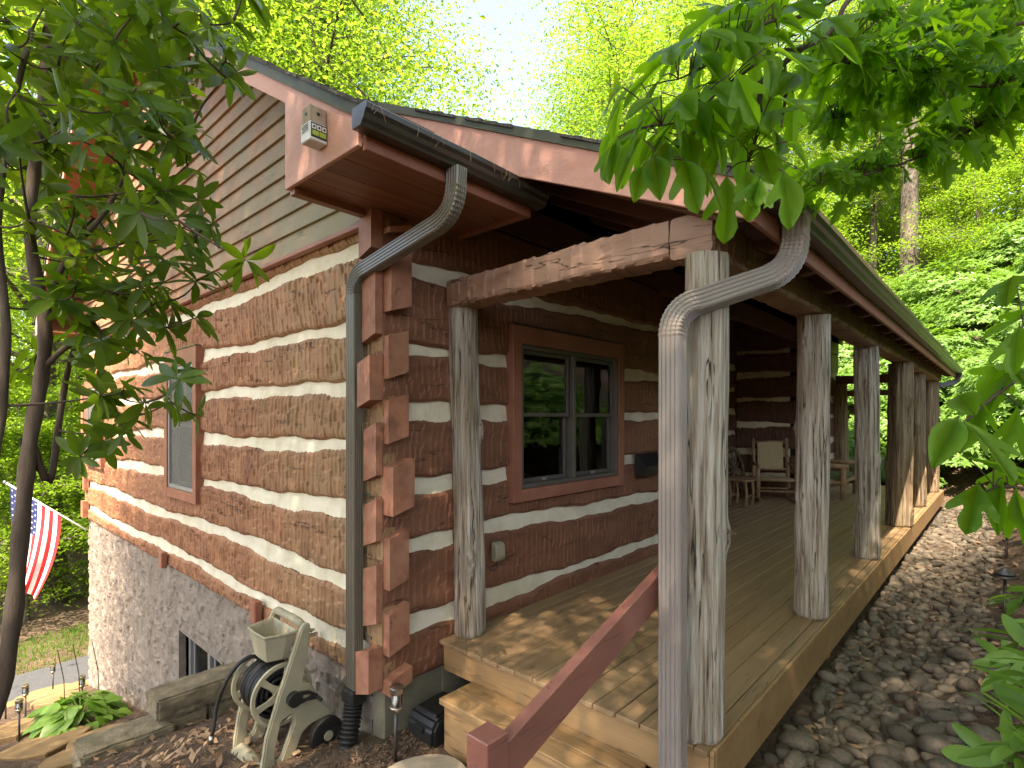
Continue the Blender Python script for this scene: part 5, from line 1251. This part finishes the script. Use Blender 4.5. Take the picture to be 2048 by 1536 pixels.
MP = [(.10, -.04), (.24, .02), (.36, .0), (.34, .12), (.46, .16), (.40, .24), (.30, .27), (.42, .38), (.56, .44), (.60, .56), (.50, .54), (.46, .64), (.36, .56), (.22, .50), (.16, .52), (.20, .66), (.26, .74), (.16, .76), (.10, .90)]
MAPLE = [poly_leaf('leaf', MP, M['leaf_maple'], d, f, s) for d, f, s in ((.15, .12, .105), (.3, .2, .115), (.05, .25, .095))]
HO_ = [(0, .01), (.03, .10), (.12, .27), (.28, .36), (.48, .35), (.68, .26), (.86, .13), (1.0, 0.0)]
HOSTA = [blade('leaf', HO_, M['leaf_hosta'], d, f, s) for d, f, s in ((.45, .25, .26), (.3, .3, .22), (.6, .2, .28))]

def frame(pos, d, up, roll=0.0):
    d = Vector(d).normalized(); up = Vector(up)
    xx = d.cross(up)
    if xx.length < 1e-4: xx = d.cross(Vector((1, 0, 0)))
    xx.normalize(); zz = xx.cross(d)
    m = Matrix((xx, d, zz)).transposed().to_4x4()
    return Matrix.Translation(pos) @ m @ Matrix.Rotation(roll, 4, 'Y')

def put_leaves(parent, leaves, limit=300, key=None):
    """leaves: (mesh, matrix). The largest `limit` as parts, the rest joined"""
    cl = Vector(cam.location)
    leaves.sort(key=lambda q: (q[1].translation - cl).length)
    for me, mx in leaves[:limit]:
        o = bpy.data.objects.new('leaf', me); COL.objects.link(o); o.parent = parent
        o.matrix_parent_inverse = Matrix.Translation(-Vector(parent.location)); o.matrix_basis = mx
    rest = leaves[limit:]
    if rest:
        cache = {}; V = []; F3 = []; off = 0
        for me, mx in rest:
            if me.name not in cache:
                v = np.zeros(len(me.vertices) * 3, np.float32); me.vertices.foreach_get('co', v)
                me.calc_loop_triangles(); f = np.zeros(len(me.loop_triangles) * 3, np.int32); me.loop_triangles.foreach_get('vertices', f)
                cache[me.name] = (v.reshape(-1, 3), f.reshape(-1, 3))
            v, f = cache[me.name]; A = np.array(mx); V.append(v @ A[:3, :3].T + A[:3, 3]); F3.append(f + off); off += len(v)
        o = link('foliage', np_mesh('foliage', np.concatenate(V), np.concatenate(F3), rest[0][0].materials[0], True), parent); tag(o, kind='stuff')

def bez(a, b, c, n=6): return [a * (1 - t) ** 2 + b * 2 * t * (1 - t) + c * t * t for t in [k / n for k in range(n + 1)]]
def smooth_path(pts, n=5):
    P = [Vector(p) for p in pts]; out = []
    for i in range(len(P) - 1):
        p0, p1, p2, p3 = P[max(i - 1, 0)], P[i], P[i + 1], P[min(i + 2, len(P) - 1)]
        for k in range(n):
            t = k / n; out.append(0.5 * ((2 * p1) + (p2 - p0) * t + (2 * p0 - 5 * p1 + 4 * p2 - p3) * t * t + (3 * p1 - p0 - 3 * p2 + p3) * t ** 3))
    return out + [P[-1]]

def whorl(tip, ax, meshes, out, n=8, size=1.0):
    ax = Vector(ax).normalized(); a0 = R.uniform(0, 6.28)
    u = ax.cross(Vector((0.3, 0.2, 1))); u = u.normalized() if u.length > 1e-3 else Vector((1, 0, 0)); w = ax.cross(u)
    for k in range(n):
        a = a0 + 2 * math.pi * k / n + R.uniform(-.25, .25); lift = R.uniform(-.35, .55)
        d = (u * math.cos(a) + w * math.sin(a)) * math.cos(lift) + ax * math.sin(lift) - Vector((0, 0, .18))
        out.append((R.choice(meshes), frame(tip + ax * R.uniform(-.02, .01), d, ax, R.uniform(-.3, .3)) @ Matrix.Scale(size * R.uniform(.72, 1.15), 4)))

def grow(parent, stems, tips, mat, leafset, nleaf, twig=0.006, size=1.0, limit=300, name='branches'):
    """stems: polylines with radii; tips joined to the nearest wood by curved twigs; a whorl at each tip"""
    mb = MB(); nodes = []
    for path, r0, r1 in stems:
        sp = smooth_path(path); n = len(sp)
        mb.tube(sp, [(r0 + (r1 - r0) * i / (n - 1)) * (1 + .10 * math.sin(i * 1.7)) for i in range(n)], 9); nodes += sp
    base = list(nodes)
    order = sorted([Vector(t) for t in tips], key=lambda t: min((t - b).length for b in base))
    leaves = []
    for t in order:
        b = min(nodes, key=lambda q: (q - t).length + 0.35 * max(0, q.z - t.z))
        mid = (b + t) / 2 + Vector((R.uniform(-.04, .04), R.uniform(-.04, .04), -0.10 * (b - t).length + R.uniform(-.03, .03)))
        pth = bez(b, mid, t); L = (b - t).length
        mb.tube(pth, [twig * (1 + 1.1 * L) * (1 - .5 * i / 6) for i in range(7)], 6)
        nodes += pth[2:]
        ax = (t - mid).normalized() + Vector((0, 0, .35))
        whorl(t, ax, leafset, leaves, R.randint(nleaf - 1, nleaf + 2), size)
    mb.build(name, mat, parent, smooth=True)
    put_leaves(parent, leaves, limit)

rt = thing('rhododendron_tree', 'tall rhododendron with bare dark stems and glossy whorled leaves beside the gable', 'rhododendron', (-1.75, -0.03, -0.55))
t1 = [(-1.90, -0.02, -0.75)] + RHODO_T1
tips_ = RHODO_UP + [tuple(c + R.uniform(-.16, .16) for c in t) for t in RHODO_UP + RHODO_UP] + RHODO_LO + [tuple(c + R.uniform(-.1, .1) for c in t) for t in RHODO_LO]
grow(rt, [(t1, .034, .016), ([(-2.05, -.45, -0.7)] + RHODO_T2, .020, .010), (RHODO_T3, .016, .007), (RHODO_T4, .014, .007), (RHODO_T5, .013, .006)], tips_, M['bark_rhodo'], RHODO, 8, .0042, 0.9, name='trunk')

sh = thing('rhododendron_shrub', 'low rhododendron with long bright green leaves overhanging the river rocks', 'rhododendron', (0.35, -3.05, gh(.35, -3.05)))
root = Vector((0.35, -3.15, gh(.35, -3.15) - .05))
grow(sh, [([root, root + Vector((.05, .05, .4)), (0.45, -2.95, 0.72)], .02, .01), ([root, root + Vector((-.15, .06, .4)), (-0.1, -2.95, 0.68)], .02, .01), ([root, root + Vector((.0, .1, .45)), (0.1, -2.93, 0.72)], .02, .01)], SHRUBR, M['bark_rhodo'], SHRUB, 9, .005, .88, name='stems')

def branch_leaves(parent, branches, centres, leafset, mat, r0=.010, size=1.0, trunk=None, flat=0.5, limit=300):
    mb = MB(); nodes = []
    if trunk: mb.tube(smooth_path(trunk[0]), np.linspace(trunk[1], trunk[2], (len(trunk[0]) - 1) * 5 + 1).tolist(), 12)
    for b in branches:
        sp = smooth_path(b, 14); mb.tube(sp, [r0 * (1 - .75 * i / len(sp)) for i in range(len(sp))], 7); nodes += sp
    leaves = []
    for c in centres:
        c = Vector(c); b = min(nodes, key=lambda q: (q - c).length)
        d = (c - b); L = d.length; out = d.normalized() if L > 1e-3 else Vector((0, 0, -1))
        ld = (out * 0.55 + Vector((R.uniform(-.3, .3), R.uniform(-.3, .3), -0.55))).normalized()
        me = R.choice(leafset); s = size * R.uniform(.78, 1.15)
        bp = c - ld * 0.07 * s
        mb.tube(bez(b, (b + bp) / 2 + Vector((0, 0, .02)), bp, 4), .0018, 5)
        up = Vector((R.uniform(-flat, flat), R.uniform(-flat, flat), 1))
        leaves.append((me, frame(bp, ld, up, R.uniform(-.5, .5)) @ Matrix.Scale(s, 4)))
    mb.build('branches', mat, parent, smooth=True)
    put_leaves(parent, leaves, limit)

sa = thing('sassafras_tree', 'sassafras tree whose branch of lobed leaves hangs over the porch gutter', 'sassafras', (0.4, -3.7, gh(.4, -3.7)))
tr = [(0.4, -3.7, gh(.4, -3.7) - .1), (0.38, -3.65, 1.0), (0.42, -3.6, 2.2), (0.5, -3.6, 4.5), (0.55, -3.7, 6.5)]
B0 = [(0.42, -3.6, 2.9), (0.12, -2.95, 2.85)] + SASS_B0; B2 = [(0.42, -3.6, 3.0), (0.1, -2.9, 3.0)] + SASS_B2
RB = [[(0.38, -3.65, 1.1), (0.15, -3.2, 1.35)] + SASSR_B0, [(0.38, -3.65, 0.9), (0.15, -3.2, 1.1)] + SASSR_B1, [(0.38, -3.65, 1.3), (0.15, -3.2, 1.6)] + SASSR_B2]
branch_leaves(sa, [B0, SASS_B1, B2, SASS_B3, SASS_B4] + RB, SASS_L + [(x + R.uniform(-.09, .09), y + R.uniform(-.09, .09), z + R.uniform(-.05, .07)) for x, y, z in SASS_L] + SASSR_L, SASS, M['bark_rhodo'], .009, 0.95, (tr, .07, .04))
ma = thing('maple_tree', 'maple tree whose layered branches of green leaves spread over the porch eave', 'maple', (2.6, -4.6, gh(2.6, -4.6)))
tr = [(2.6, -4.6, gh(2.6, -4.6) - .1), (2.55, -4.5, 2.0), (2.5, -4.5, 4.5), (2.6, -4.4, 8.0)]
cen = []; brs = []
for i, b in enumerate((MAPLE_B0, MAPLE_B1, MAPLE_B2, MAPLE_B3, MAPLE_B4)):
    brs.append([(2.5, -4.5, 2.6 + .2 * i)] + b); sp = smooth_path(b, 9)
    for p in sp[4:]:
        for k in range(R.choice([3, 4, 5])):
            cen.append(p + Vector((R.uniform(-.20, .20), R.uniform(-.20, .20), R.uniform(-.08, .10))))
branch_leaves(ma, brs, cen, MAPLE, M['bark_rhodo'], .011, 1.0, (tr, .11, .05), flat=0.3)

# hosta
hx, hy = -0.55, 5.75
ht = thing('hosta', 'leafy green hosta clump on the mulch by the stucco wall', 'hosta', (hx, hy, gh(hx, hy)))
lv = []; mb = MB()
for k in range(75):
    a = R.uniform(0, 6.28); rr = R.uniform(.05, .42); h = .12 + .26 * (1 - rr / .45) * R.uniform(.6, 1.1); hz = gh(hx, hy)
    p = Vector((hx + rr * .9 * math.cos(a), hy + rr * 1.3 * math.sin(a), hz + h)); d = Vector((math.cos(a), math.sin(a), R.uniform(-.35, .3)))
    lv.append((R.choice(HOSTA), frame(p, d, (0, 0, 1), R.uniform(-.3, .3)) @ Matrix.Scale(R.uniform(.65, 1.0), 4)))
    mb.tube(bez(Vector((hx, hy, hz)), Vector((hx + rr * .3 * math.cos(a), hy + rr * .3 * math.sin(a), hz + h)), p, 4), .004, 5)
mb.build('stalks', M['leaf_hosta'], ht); put_leaves(ht, lv)
for k, (x, y) in enumerate(((-.62, 6.2), (-.45, 6.3), (-.28, 6.1))):
    o = MB().tube([(x, y, gh(x, y) - .1), (x - .02, y, gh(x, y) + .55), (x - .08, y + .02, gh(x, y) + .95)], .005, 6).build('garden_stake', M['lamp_brown'])
    tag(o, 'thin bent wire garden stake standing behind the hosta', 'garden stake', 'wire stakes by the hosta')

# ------------------------------------------------------------------ woodland
def leaf_cloud(P, size, seed, flat=0.6, sizevar=.35):
    r = np.random.RandomState(seed); n = len(P)
    nr = r.normal(0, flat, (n, 3)); nr[:, 2] += 1.0; nr /= np.linalg.norm(nr, axis=1, keepdims=True)
    t = r.normal(0, 1, (n, 3)); t -= nr * (t * nr).sum(1, keepdims=True); t /= np.linalg.norm(t, axis=1, keepdims=True)
    b = np.cross(nr, t); s = size * (1 + r.uniform(-sizevar, sizevar, (n, 1)))
    V = np.stack([P - t * s * .5, P + b * s * .30 - t * s * .08, P + t * s * .62, P - b * s * .30 - t * s * .08], 1)
    V[:, 1] += nr * s * .10; V[:, 3] += nr * s * .10
    return V, np.arange(4 * n).reshape(n, 4)

def make_tree(seed, H, r0, lo, spread, nlimb, nleaf, leaf, lay=0.35, mat='leaf_tree'):
    rr = np.random.RandomState(seed); mb = MB()
    n = 12; path = []; lean = rr.uniform(-.05, .05, 2)
    for i in range(n):
        t = i / (n - 1); path.append(Vector((lean[0] * H * t + .12 * math.sin(t * 5 + seed), lean[1] * H * t + .12 * math.sin(t * 4 + seed * 2), -0.4 + (H * .95 + .4) * t)))
    mb.tube(path, [r0 * (1.25 if i == 0 else 1) * (1 - .82 * i / (n - 1)) + .01 for i in range(n)], 12)
    C = []
    for k in range(nlimb):
        t = lo + (1 - lo) * (k + rr.uniform(0, .9)) / nlimb; t = min(t, .98); f = t * (n - 1); i = min(int(f), n - 2)
        b = path[i].lerp(path[i + 1], f - i); a = rr.uniform(0, 6.28)
        prof = math.sin(math.pi * min(1, (0.18 + .82 * (1 - (t - lo) / (1 - lo)))) * .62)
        L = spread * prof * rr.uniform(.7, 1.15); up = rr.uniform(.05, .55)
        e = b + Vector((math.cos(a) * L, math.sin(a) * L, L * up)); m = (b + e) / 2 + Vector((0, 0, L * .14))
        p = bez(b, m, e, 6); mb.tube(p, [max(.012, r0 * .32 * (1 - t * .6)) * (1 - .13 * q) for q in range(7)], 6)
        for q in p[2:]:
            for _ in range(2):
                d = Vector((rr.normal(0, .20) * L, rr.normal(0, .20) * L, rr.normal(0, .09) * L)); c = q + d
                mb.tube([q, (q + c) / 2 + Vector((0, 0, .05)), c], [.014, .010, .006], 4, cap=False); C.append(c)
    C = np.array([tuple(c) for c in C]); w = rr.randint(0, len(C), nleaf)
    g = rr.normal(0, 1, (nleaf, 3)); rad = spread * .16
    P = C[w] + g * np.array([rad, rad, rad * lay])
    V, F = leaf_cloud(P, leaf, seed)
    return mb.mesh('trunk', M['bark'], smooth=True), np_mesh('crown', V, F, M[mat])

def plant(me, loc, rz, s, label, cat, group, name):
    t = thing(name, label, cat, loc, group, rz); t.scale = (s, s, s)
    link('trunk', me[0], t, local=True); link('crown', me[1], t, local=True)
    return t
tall = [make_tree(1, 17, .26, .38, 4.6, 30, 56000, .082), make_tree(2, 19, .30, .42, 5.0, 32, 60000, .084), make_tree(3, 14, .20, .30, 4.0, 28, 52000, .078)]
under = [make_tree(4, 6.5, .07, .12, 2.7, 22, 17000, .10, .22), make_tree(5, 5.0, .05, .10, 2.3, 18, 14000, .095, .22)]
hard = 'tall slender hardwood with sunlit green crown in the woods behind the cabin'
pos_tall = [  # behind the roof
    (8.0, 15.5, 0, 1.50), (4.0, 16.5, 1, 1.40), (9.0, 19.5, 1, 1.5), (23.5, 12.0, 2, 1.8), (26.5, 9.5, 0, 1.4), (1.0, 19, 2, 1.75), (9, 25, 1, 1.6), (31, 18.5, 0, 1.5), (35, 13, 1, 1.4), (3, 29, 0, 1.7), (17.5, 30, 0, 1.0)]
for x, y, k, s in pos_tall: plant(tall[k], (x, y, gh(x, y)), R.uniform(0, 6), s, hard, 'tree', 'hardwoods behind the cabin', 'hardwood_tree')
for x, y, k, s in [(1.8, 26, 0, 1.0), (0.3, 31, 1, 1.0), (3.6, 35, 0, 1.1), (4.5, 44, 1, 1.2)]:
    plant(tall[k], (x, y, gh(x, y)), R.uniform(0, 6), s, 'tall hardwood beyond the road below the cabin', 'tree', 'hardwoods beyond the road', 'hardwood_tree')
for x, y, k, s in [(30, 0.4, 1, 1.35), (34, 2.6, 0, 1.0), (33.5, -1.2, 2, 1.0), (40, 3.0, 1, 1.1), (44, -1.5, 0, 1.2), (38, 7.5, 0, 1.1), (52, 2, 1, 1.3), (50, 9, 0, 1.3), (28, 6.8, 2, 1.1), (46, -6, 1, 1.2)]:
    plant(tall[k], (x, y, gh(x, y)), R.uniform(0, 6), s, ('straight thick-trunked hardwood standing above the far end of the porch gutter' if x == 30 else 'hardwood tree rising from the shrub-covered hillside'), 'tree', 'hardwoods on the hillside', 'hardwood_tree')
for x, y, k, s in [(0.2, 17.5, 0, 1.0), (2.2, 18.5, 1, 1.1), (-1.2, 19.5, 0, 1.1), (3.4, 23, 0, 1.2), (0.9, 27.5, 1, 1.3), (-0.3, 23.5, 0, 1.15), (4.4, 29, 0, 1.3), (2.2, 33, 1, 1.5), (-3, 29, 0, 1.3), (5, 39, 0, 1.5), (0, 40, 1, 1.6)]:
    plant(under[k], (x, y, gh(x, y)), R.uniform(0, 6), s, 'leafy understory tree with low layered branches beyond the road', 'tree', 'understory trees beyond the road', 'understory_tree')
for x, y, k, s in [(26, 3.5, 0, 1.1), (31, -3.2, 1, 1.2), (36, 0.5, 0, 1.3), (37, 4.6, 1, 1.4), (42, 0.8, 0, 1.4), (47, 4.0, 0, 1.6), (29, -2.0, 1, 1.0), (33, 6.0, 0, 1.3), (25, 7.5, 1, 1.3)]:
    plant(under[k], (x, y, gh(x, y)), R.uniform(0, 6), s, 'leafy understory tree on the hillside above the rhododendrons', 'tree', 'understory trees on the hillside', 'understory_tree')
# trees that shade the cabin from the camera side
for x, y, k, s in [(-6.3, 0.9, 0, .9), (-4.6, -3.0, 1, .84), (-9.0, 1.0, 1, .85), (-3.2, -7.0, 1, .80), (2.5, -9.0, 1, .82), (8.0, -8.6, 0, .86), (-9.5, -5.5, 1, .8), (13, -9.5, 1, .9), (-3.0, -12, 0, .9), (3.5, -14, 2, 1.1)]:
    plant(tall[k], (x, y, gh(x, y)), R.uniform(0, 6), s, 'tall hardwood shading the cabin from the uphill side', 'tree', 'hardwoods uphill of the porch', 'hardwood_tree')

# hillside rhododendron shrubs
def make_shrub(seed, rad, nw, leaf=.15):
    rr = np.random.RandomState(seed); mb = MB(); Vs = []
    r = random.Random(seed)
    for k in range(9):
        a = r.uniform(0, 6.28); e = Vector((rad * .6 * math.cos(a), rad * .6 * math.sin(a), rad * r.uniform(.5, .95)))
        mb.tube(bez(Vector((0, 0, -.2)), Vector((e.x * .3, e.y * .3, e.z * .7)), e, 5), [.03, .027, .023, .019, .015, .01], 6)
    RHn = np.array([(0, 0, 0), (.16, .35, .03), (.17, .62, .02), (0, 1.0, -.1), (-.17, .62, .02), (-.16, .35, .03)]); FR = np.array([(0, 1, 2, 3), (0, 3, 4, 5)])
    V = []; F = []; off = 0
    for k in range(nw):
        a = r.uniform(0, 6.28); el = math.asin(r.uniform(-.15, 1)); q = rad * (1 + .16 * math.sin(3 * a + seed) + .12 * math.sin(5 * el + a * 2)) * r.uniform(.62, 1.02)
        c = np.array([q * math.cos(el) * math.cos(a), q * math.cos(el) * math.sin(a), rad * .12 + q * .82 * max(0, math.sin(el)) + .05])
        axv = Vector((math.cos(el) * math.cos(a) * .7, math.cos(el) * math.sin(a) * .7, .75)).normalized(); u = axv.cross(Vector((0, .2, 1))).normalized(); w = axv.cross(u); a0 = r.uniform(0, 6)
        for j in range(7):
            an = a0 + j * .9 + r.uniform(-.2, .2); d = (u * math.cos(an) + w * math.sin(an)) + axv * r.uniform(-.15, .5)
            m = np.array(frame(Vector(c), d, axv))[:3, :3]; V.append((RHn * leaf * r.uniform(.75, 1.15)) @ m.T + c); F.append(FR + off); off += 6
    return mb.mesh('stems', M['bark_rhodo'], smooth=True), np_mesh('leaves', np.concatenate(V), np.concatenate(F), M['leaf_shrub'])
shr = [make_shrub(31, 1.25, 950), make_shrub(32, 1.6, 1350), make_shrub(33, 1.0, 700)]
k = 0
for x, y, s in [(14.6, -2.0, 1.0), (15.2, -3.4, 1.1), (15.8, -0.6, 1.05), (17.5, -2.4, 1.1), (17.6, -0.4, 1.15), (16.2, 1.4, 1.1), (19.5, -1.4, 1.2), (19.6, 1.2, 1.2), (20.0, -3.6, 1.2), (22.0, 0.0, 1.25), (22.2, -2.6, 1.25), (22.0, 2.6, 1.2), (24.5, 1.4, 1.3), (24.6, -1.2, 1.3), (25.0, -3.8, 1.3), (18.5, 3.6, 1.2), (27.5, -3.2, 1.3), (27.2, 0.2, 1.2), (13.9, -3.6, .8), (1.6, -5.4, 1.1), (3.6, -5.0, 1.0), (5.4, -5.6, 1.2), (7.4, -5.1, 1.1), (9.6, -5.5, 1.2), (4.4, -7.4, 1.3), (7.0, -7.6, 1.3), (11.6, -5.2, 1.1), (0.0, -6.6, 1.2), (14.2, 0.4, .9), (15.0, 2.6, 1.1), (14.0, -1.0, .7), (29.5, 2.4, 1.2), (26.5, 4.4, 1.3), (13.6, 1.6, .9)]:
    bank = x < 13
    t = thing('rhododendron_shrub', 'rhododendron shrub on the bank facing the porch window' if bank else 'dense rounded rhododendron shrub on the slope past the porch end', 'rhododendron', (x, y, gh(x, y)), 'rhododendrons on the porch bank' if bank else 'rhododendrons on the slope', R.uniform(0, 6)); t.scale = (s,) * 3
    st_, lf = shr[k % 3]; link('stems', st_, t, local=True); link('leaves', lf, t, local=True); k += 1

# the woods far behind, one leafy mass
r = np.random.RandomState(77); n = 90000
a = r.uniform(math.radians(-25), math.radians(125), n); d = r.uniform(52, 85, n)
X = d * np.cos(a); Y = d * np.sin(a); Zg = gz(X, Y)
hh = r.uniform(0, 1, n) ** 1.2 * (13 + 7 * fbm(a * 9, d * .05, 4, 3))
V, F = leaf_cloud(np.stack([X, Y, Zg + hh], -1), .62, 78, .8)
o = link('far_woods', np_mesh('far_woods', V, F, M['leaf_tree'])); tag(o, 'far leafy woods closing the view behind the nearer trees', 'woods', kind='stuff')
